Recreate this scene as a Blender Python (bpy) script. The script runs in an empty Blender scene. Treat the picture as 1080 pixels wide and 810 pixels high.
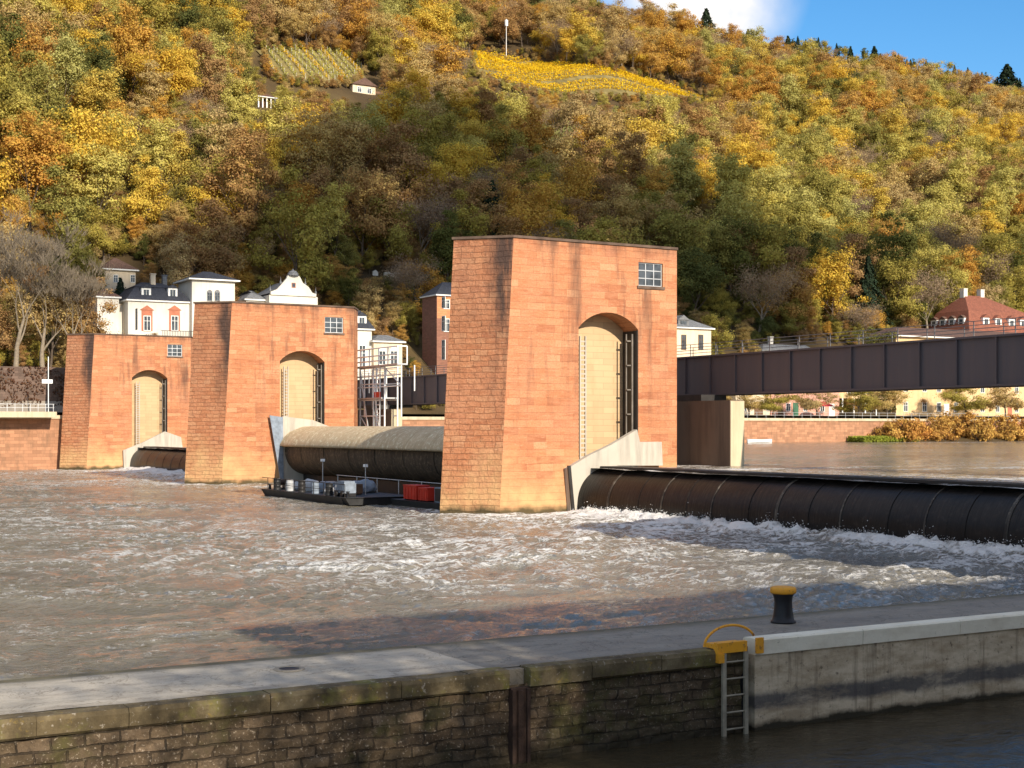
import bpy, bmesh, math, random
import numpy as np
from mathutils import Vector, Matrix
from mathutils.geometry import tessellate_polygon

random.seed(7)
RNG = np.random.default_rng(11)
R = math.radians
scene = bpy.context.scene
COL = scene.collection

SUN_EL = R(25)
# ------------------------------------------------------------------ layout
TH = R(29.87)                       # turn of the weir's own grid against the view
CU, SU = math.cos(TH), math.sin(TH)
H_EYE, FPX, HORY = 5.5, 1501.7, 450.3
U0, SPAN, V0F, DVT, HT, WP, VEND = 76.7, 53.47, 43.16, 1.0, 17.27, 5.5, 56.7
ZUP = 2.85                          # upstream water level
BANK = 187.9                        # far bank
SH = Vector((SU, -CU, 0)) * math.cos(R(3)) + Vector((CU, SU, 0)) * math.sin(R(3))   # towards the sun, level
# grid: v runs upstream (to the right), u runs across the river (away)


def W(v, u, z=0.0):
    return Vector((CU * v - SU * u, SU * v + CU * u, z))


def proj(v, u, z):
    X = CU * v - SU * u
    Y = SU * v + CU * u
    return 540 + FPX * X / Y, HORY - FPX * (z - H_EYE) / Y, Y


def vx(px, u):
    k = (px - 540) / FPX
    return (k * u * CU + u * SU) / (CU - k * SU)


def ux(px, v):
    k = (px - 540) / FPX
    return (CU * v - k * SU * v) / (SU + k * CU)


def zz(py, v, u):
    Y = SU * v + CU * u
    return H_EYE - (py - HORY) * Y / FPX


def ground_at(px, py, z):
    Y = (H_EYE - z) * FPX / (py - HORY)
    X = (px - 540) / FPX * Y
    return X * CU + Y * SU, -X * SU + Y * CU      # v, u


# ------------------------------------------------------------------ noise
_P = np.random.default_rng(3).permutation(512)
_P = np.concatenate([_P, _P])
_A = np.random.default_rng(4).uniform(0, 2 * np.pi, 512)


def gnoise(x, y):
    x = np.asarray(x, float); y = np.asarray(y, float)
    xi = np.floor(x).astype(int); yi = np.floor(y).astype(int)
    xf = x - xi; yf = y - yi

    def g(ix, iy, dx, dy):
        a = _A[_P[(_P[ix & 511] + iy) & 511]]
        return np.cos(a) * dx + np.sin(a) * dy
    s = xf * xf * xf * (xf * (xf * 6 - 15) + 10)
    t = yf * yf * yf * (yf * (yf * 6 - 15) + 10)
    a = g(xi, yi, xf, yf); b = g(xi + 1, yi, xf - 1, yf)
    c = g(xi, yi + 1, xf, yf - 1); d = g(xi + 1, yi + 1, xf - 1, yf - 1)
    return 1.5 * ((a * (1 - s) + b * s) * (1 - t) + (c * (1 - s) + d * s) * t)


def sstep(a, b, x):
    t = np.clip((x - a) / (b - a), 0, 1)
    return t * t * (3 - 2 * t)


# ------------------------------------------------------------------ materials
class NT:
    def __init__(s, name):
        s.m = bpy.data.materials.new(name)
        s.m.use_nodes = True
        s.t = s.m.node_tree
        s.t.nodes.clear()
        s.out = s.t.nodes.new('ShaderNodeOutputMaterial')

    def n(s, typ, ins=None, **props):
        nd = s.t.nodes.new('ShaderNode' + typ)
        for k, v in props.items():
            setattr(nd, k, v)
        for k, v in (ins or {}).items():
            s.set(nd.inputs[k], v)
        return nd

    def set(s, sock, v):
        if isinstance(v, bpy.types.NodeSocket):
            s.t.links.new(v, sock)
        elif isinstance(v, (tuple, list)) and sock.type == 'RGBA' and len(v) == 3:
            sock.default_value = (*v, 1)
        else:
            sock.default_value = v

    def coord(s, kind='Object', scale=(1, 1, 1)):
        c = s.n('TexCoord').outputs[kind]
        return s.n('Mapping', {'Vector': c, 'Scale': scale}).outputs[0]

    def noise(s, vec, scale, detail=4, rough=.55, dist=0.0):
        return s.n('TexNoise', {'Vector': vec, 'Scale': scale, 'Detail': detail,
                                'Roughness': rough, 'Distortion': dist}).outputs[0]

    def ramp(s, fac, stops):
        r = s.n('ValToRGB', {'Fac': fac})
        e = r.color_ramp.elements
        while len(e) < len(stops):
            e.new(.5)
        for el, (p, c) in zip(e, stops):
            el.position = p
            el.color = (c, c, c, 1) if isinstance(c, (int, float)) else (*c, 1)
        return r.outputs[0]

    def mix(s, fac, a, b, mode='MIX'):
        nd = s.n('Mix', data_type='RGBA', blend_type=mode)
        s.set(nd.inputs[0], fac); s.set(nd.inputs[6], a); s.set(nd.inputs[7], b)
        return nd.outputs[2]

    def math(s, op, a, b=0.0, clamp=False):
        nd = s.n('Math', operation=op, use_clamp=clamp)
        s.set(nd.inputs[0], a); s.set(nd.inputs[1], b)
        return nd.outputs[0]

    def bump(s, h, strength=.3, dist=.05, normal=None):
        d = {'Height': h, 'Strength': strength, 'Distance': dist}
        if normal is not None:
            d['Normal'] = normal
        return s.n('Bump', d).outputs[0]

    def bsdf(s, color, rough=.8, normal=None, metallic=0.0, spec=.3, **kw):
        d = {'Base Color': color, 'Roughness': rough, 'Metallic': metallic, 'Specular IOR Level': spec}
        d.update(kw)
        if normal is not None:
            d['Normal'] = normal
        b = s.n('BsdfPrincipled', d)
        s.t.links.new(b.outputs[0], s.out.inputs[0])
        return s.m

    def sep(s, vec):
        return s.n('SeparateXYZ', {'Vector': vec}).outputs


def m_plain(name, col, rough=.7, metallic=0.0, var=.25, scale=1.5, bump=.15, spec=.3):
    t = NT(name)
    o = t.coord('Object')
    f = t.noise(o, scale, 5, .6)
    c = t.mix(t.ramp(f, [(.3, 0.0), (.7, 1.0)]), tuple(x * (1 - var) for x in col), tuple(min(1, x * (1 + var * .6)) for x in col))
    return t.bsdf(c, rough, t.bump(t.noise(o, scale * 8, 3), bump, .02), metallic, spec)


def m_plaster(name, col, dirt=(.25, .2, .15)):
    t = NT(name)
    o = t.coord('Object')
    st = t.noise(t.coord('Object', (1.4, 1.4, .18)), 1.0, 5, .65)
    c = t.mix(t.ramp(st, [(.45, 0.0), (.78, .6)]), col, dirt)
    f = t.noise(o, .7, 4)
    c = t.mix(t.ramp(f, [(.35, .25), (.65, 0.0)]), c, tuple(x * .7 for x in col))
    return t.bsdf(c, .9, t.bump(t.noise(o, 12, 3), .15, .02))


def m_sandstone(name, rough_face=False):
    t = NT(name)
    uv = t.n('TexCoord').outputs['UV']
    o = t.coord('Object')
    rnd = t.n('ObjectInfo').outputs['Random']
    off = t.n('CombineXYZ', {0: t.math('MULTIPLY', rnd, 41.0), 1: t.math('MULTIPLY', rnd, 17.0), 2: 0.0}).outputs[0]
    oo = t.n('VectorMath', {0: o, 1: off}, operation='ADD').outputs[0]
    w = t.noise(oo, .9, 3)
    uvd = t.n('VectorMath', {0: uv, 1: t.n('VectorMath', {0: t.n('CombineXYZ', {0: w, 1: w, 2: w}).outputs[0], 1: (.5, .22, 0) if rough_face else (.12, .07, 0)}, operation='MULTIPLY').outputs[0]}, operation='ADD').outputs[0]
    bw, rh = (.95, .36) if rough_face else (1.35, .46)
    br = t.n('TexBrick', {'Vector': uvd, 'Color1': (0, 0, 0), 'Color2': (1, 1, 1), 'Mortar': (.35, .35, .35), 'Scale': 1.0,
                          'Mortar Size': .022 if rough_face else .011, 'Mortar Smooth': .6 if rough_face else .4, 'Bias': 0.0,
                          'Brick Width': bw, 'Row Height': rh}, offset=.5, squash=.72, squash_frequency=3)
    cb = br.outputs['Color']; fm = br.outputs['Fac']
    base = t.ramp(cb, [(0.0, (.37, .135, .065)), (.2, (.45, .175, .080)), (.55, (.49, .198, .092)), (.85, (.52, .225, .108)), (1.0, (.55, .28, .145))])
    # bedding of the stone, horizontal
    bed = t.noise(t.n('Mapping', {'Vector': oo, 'Scale': (.7, .7, 4.5)}).outputs[0], 1.3, 5, .65)
    base = t.mix(t.ramp(bed, [(.42, 0.0), (.72, .5)]), base, (.56, .29, .155))
    blt = t.noise(oo, .28, 5, .65)
    base = t.mix(t.ramp(blt, [(.45, 0.0), (.68, .55)]), base, (.54, .245, .135))
    base = t.mix(t.ramp(blt, [(.28, .55), (.42, 0.0)]), base, (.40, .15, .075))
    base = t.mix(t.ramp(bed, [(.25, .55), (.42, 0.0)]), base, (.27, .09, .04))
    flk = t.noise(t.n('Mapping', {'Vector': oo, 'Scale': (1.6, 1.6, 9.0)}).outputs[0], 1.6, 5, .7)
    base = t.mix(t.ramp(flk, [(.56, 0.0), (.68, .6)]), base, (.62, .36, .22))
    base = t.mix(t.ramp(flk, [(.30, .6), (.41, 0.0)]), base, (.25, .10, .055))
    fine = t.noise(oo, 9, 4, .7)
    base = t.mix(t.ramp(fine, [(.35, .4), (.55, 0.0)]), base, (.28, .11, .05))
    base = t.mix(t.math('MULTIPLY', fm, t.math('MULTIPLY', t.ramp(t.noise(oo, .7, 4), [(.35, .15), (.65, 1.0)]), .45)), base, (.28, .12, .07))
    # dark weathering: vertical runs and a sooty patch
    run = t.noise(t.n('Mapping', {'Vector': oo, 'Scale': (1.1, 1.1, .10)}).outputs[0], 1.0, 5, .68)
    z = t.sep(o)[2]
    up = t.math('MULTIPLY', t.math('SUBTRACT', z, 5.0), .12, True)
    if rough_face:
        xs = t.math('ADD', t.math('MULTIPLY', t.math('SUBTRACT', t.sep(o)[0], 42.75), 1.1), t.math('MULTIPLY', t.math('SUBTRACT', t.noise(oo, .55, 4), .5), 2.2), True)
        xs = t.math('ADD', t.math('MULTIPLY', xs, .9), .2, True)
        k = t.math('MULTIPLY', t.ramp(run, [(.30, .1), (.52, 1.0)]), t.math('MULTIPLY', t.math('ADD', up, .15, True), xs))
        pat = t.noise(t.n('Mapping', {'Vector': oo, 'Scale': (.5, .5, .9)}).outputs[0], 1.0, 6, .7)
        k = t.math('MAXIMUM', k, t.math('MULTIPLY', t.ramp(pat, [(.50, 0.0), (.66, .8)]), t.math('MULTIPLY', t.math('ADD', up, .1, True), t.math('ADD', xs, .25, True))))
    else:
        k = t.math('MULTIPLY', t.ramp(run, [(.51, 0.0), (.71, .8)]), t.math('ADD', up, .14, True))
        lip = t.math('MULTIPLY', t.math('SUBTRACT', z, 16.3), 1.2, True)
        k = t.math('MAXIMUM', k, t.math('MULTIPLY', lip, t.ramp(run, [(.40, 0.0), (.62, .8)])))
    if rough_face:
        crag = t.noise(t.n('Mapping', {'Vector': oo, 'Scale': (.9, .9, 3.4)}).outputs[0], 1.5, 6, .72)
        base = t.mix(t.ramp(crag, [(.55, 0.0), (.68, .65)]), base, (.22, .095, .05))
        base = t.mix(t.ramp(crag, [(.28, .5), (.42, 0.0)]), base, (.60, .33, .18))
    base = t.mix(k, base, (.085, .052, .04))
    # bleached and yellowed foot
    zn = t.math('ADD', z, t.math('MULTIPLY', t.math('SUBTRACT', t.noise(oo, .35, 5, .6), .5), 7.5))
    foot = t.ramp(t.math('MULTIPLY', zn, .2), [(.25, .95), (.85, 0.0)])
    blot = t.noise(oo, .8, 5, .65)
    base = t.mix(t.math('MULTIPLY', foot, t.ramp(blot, [(.32, .25), (.6, 1.0)])), base, (.58, .355, .165))
    # wet dark algae at the water line
    zn2 = t.math('ADD', z, t.math('MULTIPLY', t.math('SUBTRACT', t.noise(oo, .9, 4), .5), .9))
    alg = t.ramp(t.math('MULTIPLY', zn2, .5), [(.12, .95), (.32, 0.0)])
    base = t.mix(alg, base, (.075, .06, .03))
    hgt = t.math('ADD', t.math('MULTIPLY', fm, -1.0), t.math('ADD', t.math('MULTIPLY', t.noise(oo, 3.0, 6, .7), 1.2 if rough_face else .5), t.math('MULTIPLY', cb, .9 if rough_face else .15)))
    return t.bsdf(base, .93, t.bump(hgt, .9 if rough_face else .6, .12 if rough_face else .05), spec=.15)


def m_courses(name, col, row=.42, bw=1.2, var=.2, mort=.55, bump=.4, dirt=(.2, .13, .07), amt=.5):
    t = NT(name)
    uv = t.n('TexCoord').outputs['UV']
    o = t.coord('Object')
    br = t.n('TexBrick', {'Vector': uv, 'Color1': tuple(x * (1 - var) for x in col), 'Color2': tuple(min(1, x * (1 + var)) for x in col),
                          'Mortar': tuple(x * mort for x in col), 'Scale': 1.0, 'Mortar Size': .014, 'Mortar Smooth': .4,
                          'Brick Width': bw, 'Row Height': row}, offset=.5)
    st = t.noise(t.coord('Object', (1, 1, .35)), 1.1, 6, .68)
    c = t.mix(t.ramp(st, [(.48, 0.0), (.75, amt)]), br.outputs['Color'], dirt)
    return t.bsdf(c, .9, t.bump(t.math('ADD', t.math('MULTIPLY', br.outputs['Fac'], -1.0), t.noise(o, 5, 4)), bump, .04))


def m_leaf(name, cols, var=.24, trans=.34):
    t = NT(name)
    rnd = t.n('ObjectInfo').outputs['Random']
    isl = t.n('NewGeometry').outputs['Random Per Island']
    stops = [(i / max(1, len(cols) - 1), c) for i, c in enumerate(cols)]
    c = t.ramp(t.math('FRACT', t.math('MULTIPLY', rnd, 7.31)), stops)
    o = t.coord('Object')
    cl = t.noise(o, .45, 3)
    v = t.math('ADD', t.math('MULTIPLY', isl, var * 1.5), 1 - var * .75)
    v = t.math('MULTIPLY', v, t.math('ADD', t.math('MULTIPLY', cl, 1.0), .5))
    hs = t.n('HueSaturation', {'Hue': t.math('ADD', .488, t.math('MULTIPLY', isl, .024)), 'Saturation': 1.0, 'Value': v, 'Color': c})
    d = t.n('BsdfDiffuse', {'Color': hs.outputs[0]})
    tr = t.n('BsdfTranslucent', {'Color': hs.outputs[0]})
    mx = t.n('MixShader', {0: trans, 1: d.outputs[0], 2: tr.outputs[0]})
    t.t.links.new(mx.outputs[0], t.out.inputs[0])
    return t.m


def m_glass(name='window_glass', col=(.03, .035, .04)):
    t = NT(name)
    o = t.coord('Object')
    c = t.mix(t.ramp(t.noise(o, 1.3, 2), [(.4, 0.0), (.6, 1.0)]), col, tuple(x * 2.2 for x in col))
    return t.bsdf(c, .08, spec=.6)


def m_tiles(name, col, row=.3, bw=.25):
    t = NT(name)
    uv = t.n('TexCoord').outputs['UV']
    o = t.coord('Object')
    br = t.n('TexBrick', {'Vector': uv, 'Color1': tuple(x * .75 for x in col), 'Color2': tuple(x * 1.2 for x in col),
                          'Mortar': tuple(x * .45 for x in col), 'Scale': 1.0, 'Mortar Size': .02, 'Brick Width': bw, 'Row Height': row}, offset=.5)
    c = t.mix(t.ramp(t.noise(o, .5, 5, .65), [(.45, 0.0), (.75, .5)]), br.outputs['Color'], tuple(x * .5 for x in col))
    return t.bsdf(c, .75, t.bump(br.outputs['Fac'], .4, .03))


def m_steel_plate(name):
    t = NT(name)
    o = t.coord('Object')
    st = t.noise(t.coord('Object', (1.2, 1.2, .12)), 1.0, 5, .65)
    c = t.mix(t.ramp(st, [(.4, 0.0), (.7, .85)]), (.092, .078, .082), (.12, .092, .088))
    c = t.mix(t.ramp(t.noise(o, 2.5, 5, .7), [(.55, 0.0), (.8, .5)]), c, (.12, .075, .055))
    return t.bsdf(c, .6, t.bump(t.noise(o, 6, 4), .12, .02), spec=.35)


def m_roller(name, base, wet, rough):
    t = NT(name)
    o = t.coord('Object')
    st = t.noise(t.coord('Object', (.25, 1.6, .25)), 1.0, 6, .7)
    c = t.mix(t.ramp(st, [(.38, 0.0), (.68, 1.0)]), base, wet)
    sp = t.noise(o, 3.2, 5, .7)
    c = t.mix(t.ramp(sp, [(.52, 0.0), (.72, .7)]), c, tuple(min(1, x * 2.4) for x in wet))
    return t.bsdf(c, rough, t.bump(t.noise(t.coord('Object', (.4, 3, .4)), 2.0, 4, .6), .35, .06), spec=.22)


def m_water(name, foam=True, body=(.168, .150, .113), rip=1.0):
    t = NT(name)
    g = t.n('NewGeometry').outputs['Position']
    rot = t.n('Mapping', {'Vector': g, 'Rotation': (0, 0, -TH)}).outputs[0]
    st = t.n('Mapping', {'Vector': rot, 'Scale': (.72, 1.0, 1.0)}).outputs[0]
    warp = t.noise(st, .55, 3, .5, .3)
    wv = t.n('CombineXYZ', {0: warp, 1: t.noise(st, .7, 3, .5, .4), 2: 0.0}).outputs[0]
    p = t.n('VectorMath', {0: st, 1: t.n('VectorMath', {0: wv, 1: (1.3, 1.3, 0)}, operation='MULTIPLY').outputs[0]}, operation='ADD').outputs[0]
    h1 = t.noise(p, 1.4, 4, .6)
    h2 = t.noise(st, 5.0, 5, .65, .5)
    hh = t.math('ADD', t.math('MULTIPLY', h1, 1.0), t.math('MULTIPLY', h2, .30))
    nrm = t.bump(hh, .75 * rip, .20)
    silt = t.noise(rot, .06, 4, .6, .6)
    bc = t.mix(t.ramp(silt, [(.35, 0.0), (.65, 1.0)]), tuple(x * .82 for x in body), tuple(x * 1.18 for x in body))
    if foam:
        at = t.n('Attribute', attribute_name='foam').outputs['Fac']
        r1 = t.math('ABSOLUTE', t.math('SUBTRACT', t.noise(p, 1.05, 6, .64, .5), .5))
        lace = t.math('SUBTRACT', 1.0, t.math('MULTIPLY', r1, 13.0), True)
        r2 = t.math('ABSOLUTE', t.math('SUBTRACT', t.noise(p, 3.4, 5, .65, .7), .5))
        lace2 = t.math('SUBTRACT', 1.0, t.math('MULTIPLY', r2, 8.0), True)
        br = t.noise(st, 5.0, 5, .7)
        pat = t.math('ADD', t.math('MULTIPLY', lace, .62), t.math('ADD', t.math('MULTIPLY', lace2, .38), t.math('MULTIPLY', t.math('SUBTRACT', br, .5), .9)))
        k = t.math('SUBTRACT', t.math('ADD', pat, t.math('MULTIPLY', at, 1.8)), 1.10)
        k = t.math('MULTIPLY', k, 2.0, True)
        k = t.math('MULTIPLY', k, .95)
        bc2 = t.mix(t.math('MULTIPLY', at, .55, True), bc, tuple(min(1, x * 2.3) for x in body))
        col = t.mix(k, bc2, (.82, .80, .75))
        ro = t.math('ADD', .07, t.math('MULTIPLY', k, .6))
        nrm = t.bump(t.math('ADD', t.math('MULTIPLY', k, t.math('ADD', .4, t.noise(st, 9.0, 5, .75))), br), .8, .09, nrm)
        return t.bsdf(col, ro, nrm, spec=.5, IOR=1.33)
    return t.bsdf(bc, .06, nrm, spec=.5, IOR=1.33)


def m_worn_yellow():
    t = NT('worn_yellow_paint'); o = t.coord('Object')
    c = t.mix(t.ramp(t.noise(o, 3, 5), [(.35, 0.0), (.7, 1.0)]), (.80, .36, .02), (.70, .31, .03))
    c = t.mix(t.ramp(t.noise(o, 11, 5, .7), [(.56, 0.0), (.64, .9)]), c, (.20, .09, .04))
    return t.bsdf(c, .6, t.bump(t.noise(o, 14, 4), .3, .01))


MT = {}
MT['stone'] = m_sandstone('red_sandstone')
MT['stone_rough'] = m_sandstone('red_sandstone_rusticated', True)
MT['river_wall'] = m_courses('river_wall_stone', (.40, .20, .11), .42, 1.1, .2, .6, .4, (.16, .10, .06), .75)
MT['terrace_wall'] = m_courses('dark_terrace_stone', (.15, .10, .075), .35, .8, .25, .6, .4, (.06, .045, .03), .7)
MT['cream'] = m_courses('cream_recess_stone', (.52, .36, .20), .40, 1.6, .10, .7, .25, (.40, .24, .11), .4)
MT['jamb'] = m_courses('recess_stone', (.40, .18, .085), .46, 1.2, .15)
MT['coping'] = m_plain('weathered_coping', (.13, .085, .06), .9, 0, .5, .8)
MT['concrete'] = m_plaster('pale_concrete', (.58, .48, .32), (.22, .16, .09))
MT['pillar_concrete'] = m_plaster('shaded_stained_pillar_concrete', (.16, .12, .085), (.04, .03, .022))  # stains, on a base darkened to stand for the shaded face
MT['plate'] = m_plaster('bleached_plate', (.50, .45, .37), (.13, .12, .10))
MT['darksteel'] = m_plain('dark_iron', (.03, .027, .025), .5, .0, .4)
MT['girder'] = m_steel_plate('girder_plate')
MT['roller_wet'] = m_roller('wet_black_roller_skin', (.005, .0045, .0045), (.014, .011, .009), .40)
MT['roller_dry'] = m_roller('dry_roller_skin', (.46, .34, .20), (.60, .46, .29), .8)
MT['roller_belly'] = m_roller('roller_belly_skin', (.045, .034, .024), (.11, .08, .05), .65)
MT['seam'] = m_roller('roller_seam', (.012, .010, .009), (.11, .095, .075), .5)
MT['ladder_dark'] = m_plain('dull_steel', (.20, .17, .14), .6, .2, .3)
MT['galv'] = m_plain('galvanised_steel', (.50, .50, .49), .45, .5, .15)
MT['white_metal'] = m_plain('white_painted_metal', (.80, .79, .75), .5, 0, .12)
MT['glass'] = m_glass()
MT['white_wall'] = m_plaster('white_render', (.70, .65, .55), (.45, .40, .33))
MT['yellow_wall'] = m_plaster('yellow_render', (.70, .48, .25), (.4, .28, .13))
MT['cream_wall'] = m_plaster('cream_render', (.74, .60, .42), (.4, .33, .2))
MT['pink_wall'] = m_plaster('pink_render', (.62, .33, .24), (.35, .2, .15))
MT['brown_wall'] = m_courses('brown_brick', (.26, .12, .08), .25, .6, .15, .7)
MT['orange_wall'] = m_courses('orange_sandstone', (.50, .22, .10), .4, 1.0, .15)
MT['slate'] = m_tiles('slate_roof', (.045, .048, .06))
MT['grey_roof'] = m_tiles('grey_roof', (.20, .20, .20))
MT['red_tiles'] = m_tiles('red_roof_tiles', (.27, .095, .055))
MT['brown_tiles'] = m_tiles('brown_roof_tiles', (.15, .085, .06))
MT['white_trim'] = m_plain('white_trim', (.80, .78, .72), .6, 0, .08)
MT['red_trim'] = m_plain('red_stone_trim', (.45, .16, .09), .8, 0, .2)
MT['wood'] = m_plain('brown_timber', (.16, .09, .05), .8, 0, .35)
MT['pale_wood'] = m_plain('pale_stake_wood', (.52, .48, .38), .8, 0, .2)
MT['black'] = m_plain('black_paint', (.014, .014, .016), .45, 0, .3)
MT['yellow'] = m_worn_yellow()
MT['red_paint'] = m_plain('red_paint', (.55, .04, .02), .5, 0, .2)
MT['red_cloth'] = m_plain('red_cloth', (.50, .04, .05), .9, 0, .2)
MT['green_paint'] = m_plain('green_paint', (.05, .14, .08), .6)
MT['tarp'] = m_plain('white_tarpaulin', (.44, .44, .44), .6, 0, .3, 2.5, .5)
MT['tarp_blue'] = m_plain('grey_blue_sheet', (.22, .26, .31), .6, 0, .35, 2.5, .5)
MT['hull'] = m_plain('black_hull', (.022, .022, .022), .5, 0, .4)
MT['bark'] = m_plain('bark', (.115, .085, .06), .95, 0, .4, 3, .6)
MT['bark_pale'] = m_plain('pale_bark', (.25, .20, .14), .95, 0, .35, 3, .5)


def m_ground():
    t = NT('hill_ground')
    g = t.n('NewGeometry').outputs['Position']
    f = t.noise(g, .05, 6, .65)
    c = t.ramp(f, [(.3, (.045, .030, .014)), (.5, (.085, .055, .022)), (.7, (.12, .085, .03))])
    return t.bsdf(c, .95, t.bump(t.noise(g, 1.2, 5, .7), .6, .3))


MT['ground'] = m_ground()
MT['vine_grass'] = m_plain('vineyard_grass', (.22, .17, .06), .95, 0, .5, .3)
MT['paving'] = m_plain('promenade_paving', (.28, .24, .19), .9, 0, .25, .5)
MT['water'] = m_water('river_water', True)
MT['water_up'] = m_water('upstream_water', True, (.16, .135, .10), .55)
MT['water_lock'] = m_water('lock_water', False, (.052, .040, .022), .7)

LEAF = {
    'gold': m_leaf('golden_leaves', [(.62, .40, .06), (.66, .46, .075), (.56, .41, .09)]),
    'orange': m_leaf('orange_leaves', [(.52, .28, .06), (.58, .35, .07), (.50, .29, .09)]),
    'russet': m_leaf('russet_leaves', [(.38, .215, .085), (.42, .25, .09), (.36, .22, .10)]),
    'tan': m_leaf('tan_leaves', [(.48, .34, .14), (.52, .37, .13), (.44, .32, .15)]),
    'olive': m_leaf('olive_leaves', [(.32, .26, .06), (.40, .32, .07), (.27, .24, .065)]),
    'lime': m_leaf('yellow_green_leaves', [(.52, .44, .12), (.55, .45, .11), (.46, .42, .14)]),
    'green': m_leaf('dark_green_leaves', [(.12, .125, .035), (.17, .16, .042), (.10, .115, .04)]),
    'twig': m_leaf('bare_twigs', [(.31, .22, .14), (.29, .205, .135), (.35, .24, .14)], .3, .1),
    'conifer': m_leaf('conifer_needles', [(.028, .042, .022), (.035, .05, .03), (.022, .036, .018)], .4, .05),
    'yellowvine': m_leaf('yellow_vine_leaves', [(.72, .47, .025), (.72, .47, .025)], .35),
    'greenvine': m_leaf('pale_green_vine_leaves', [(.46, .42, .10), (.46, .42, .10)], .35),
    'shrub': m_leaf('orange_shrub_leaves', [(.56, .27, .07), (.52, .31, .085), (.58, .34, .09)], .45),
    'ivy': m_leaf('red_brown_ivy', [(.12, .06, .035), (.12, .06, .035)], .5),
    'grass': m_leaf('bank_grass', [(.30, .32, .05), (.30, .32, .05)], .4),
}
for k in ('gold', 'orange', 'russet', 'tan', 'olive', 'lime', 'green', 'twig', 'conifer'):
    MT['leaf_' + k] = LEAF[k]


# ------------------------------------------------------------------ mesh builder
class MB:
    def __init__(s):
        s.v = []; s.f = []; s.mi = []; s.sm = []

    def add(s, verts, faces, mi=0, smooth=False):
        b = len(s.v)
        s.v += [tuple(p) for p in verts]
        for f in faces:
            s.f.append([i + b for i in f]); s.mi.append(mi); s.sm.append(smooth)
        return s

    def box(s, x0, x1, y0, y1, z0, z1, mi=0):
        p = [(x, y, z) for z in (z0, z1) for y in (y0, y1) for x in (x0, x1)]
        return s.add(p, [(0, 2, 3, 1), (4, 5, 7, 6), (0, 1, 5, 4), (2, 6, 7, 3), (0, 4, 6, 2), (1, 3, 7, 5)], mi)

    def prism(s, poly, plane, a0, a1, mi=0, smooth=False):
        """poly in 2-D; plane 'xz' (extruded along y), 'yz' (along x) or 'xy' (along z)"""
        def P(q, a):
            return {'xz': (q[0], a, q[1]), 'yz': (a, q[0], q[1]), 'xy': (q[0], q[1], a)}[plane]
        n = len(poly)
        vs = [P(q, a0) for q in poly] + [P(q, a1) for q in poly]
        fs = [(i, (i + 1) % n, (i + 1) % n + n, i + n) for i in range(n)]
        s.add(vs, fs, mi, smooth)
        tri = tessellate_polygon([[Vector((q[0], q[1], 0)) for q in poly]])
        s.add([P(q, a0) for q in poly], tri, mi)
        s.add([P(q, a1) for q in poly], [t[::-1] for t in tri], mi)
        return s

    def sheet(s, loops, fn, mi=0):
        """flat polygon with holes; fn maps 2-D to 3-D"""
        tri = tessellate_polygon([[Vector((q[0], q[1], 0)) for q in l] for l in loops])
        pts = [q for l in loops for q in l]
        return s.add([fn(*q) for q in pts], tri, mi)

    def tube(s, pts, r, n=6, mi=0, cap=True, smooth=True):
        pts = [Vector(p) for p in pts]
        rs = r if isinstance(r, (list, tuple)) else [r] * len(pts)
        vs = []
        up = None
        for i, p in enumerate(pts):
            d = (pts[min(i + 1, len(pts) - 1)] - pts[max(i - 1, 0)])
            d = d.normalized() if d.length > 1e-9 else Vector((0, 0, 1))
            if up is None:
                up = Vector((0, 0, 1)) if abs(d.z) < .9 else Vector((1, 0, 0))
            a = d.cross(up).normalized(); b = a.cross(d).normalized(); up = b
            for k in range(n):
                t = 2 * math.pi * k / n
                vs.append(p + (a * math.cos(t) + b * math.sin(t)) * rs[i])
        fs = [(i * n + k, i * n + (k + 1) % n, (i + 1) * n + (k + 1) % n, (i + 1) * n + k) for i in range(len(pts) - 1) for k in range(n)]
        s.add(vs, fs, mi, smooth)
        if cap:
            s.add(vs[:n], [tuple(range(n))[::-1]], mi); s.add(vs[-n:], [tuple(range(n))], mi)
        return s

    def lathe(s, prof, n=24, mi=0, c=(0, 0, 0), smooth=True):
        vs = [(c[0] + r * math.cos(2 * math.pi * k / n), c[1] + r * math.sin(2 * math.pi * k / n), c[2] + z) for r, z in prof for k in range(n)]
        fs = [(i * n + k, i * n + (k + 1) % n, (i + 1) * n + (k + 1) % n, (i + 1) * n + k) for i in range(len(prof) - 1) for k in range(n)]
        return s.add(vs, fs, mi, smooth)

    def mesh(s, name, mats):
        me = bpy.data.meshes.new(name)
        me.from_pydata(s.v, [], s.f)
        for m in mats:
            me.materials.append(MT[m] if isinstance(m, str) else m)
        me.polygons.foreach_set('material_index', s.mi)
        me.polygons.foreach_set('use_smooth', s.sm)
        me.update()
        box_uv(me)
        return me

    def build(s, name, mats, parent=None, loc=None, rz=None):
        o = bpy.data.objects.new(name, s.mesh(name, mats if isinstance(mats, (list, tuple)) else [mats]))
        COL.objects.link(o)
        if parent is not None:
            o.parent = parent
        if loc is not None:
            o.location = loc
        if rz is not None:
            o.rotation_euler = (0, 0, rz)
        return o


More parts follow.
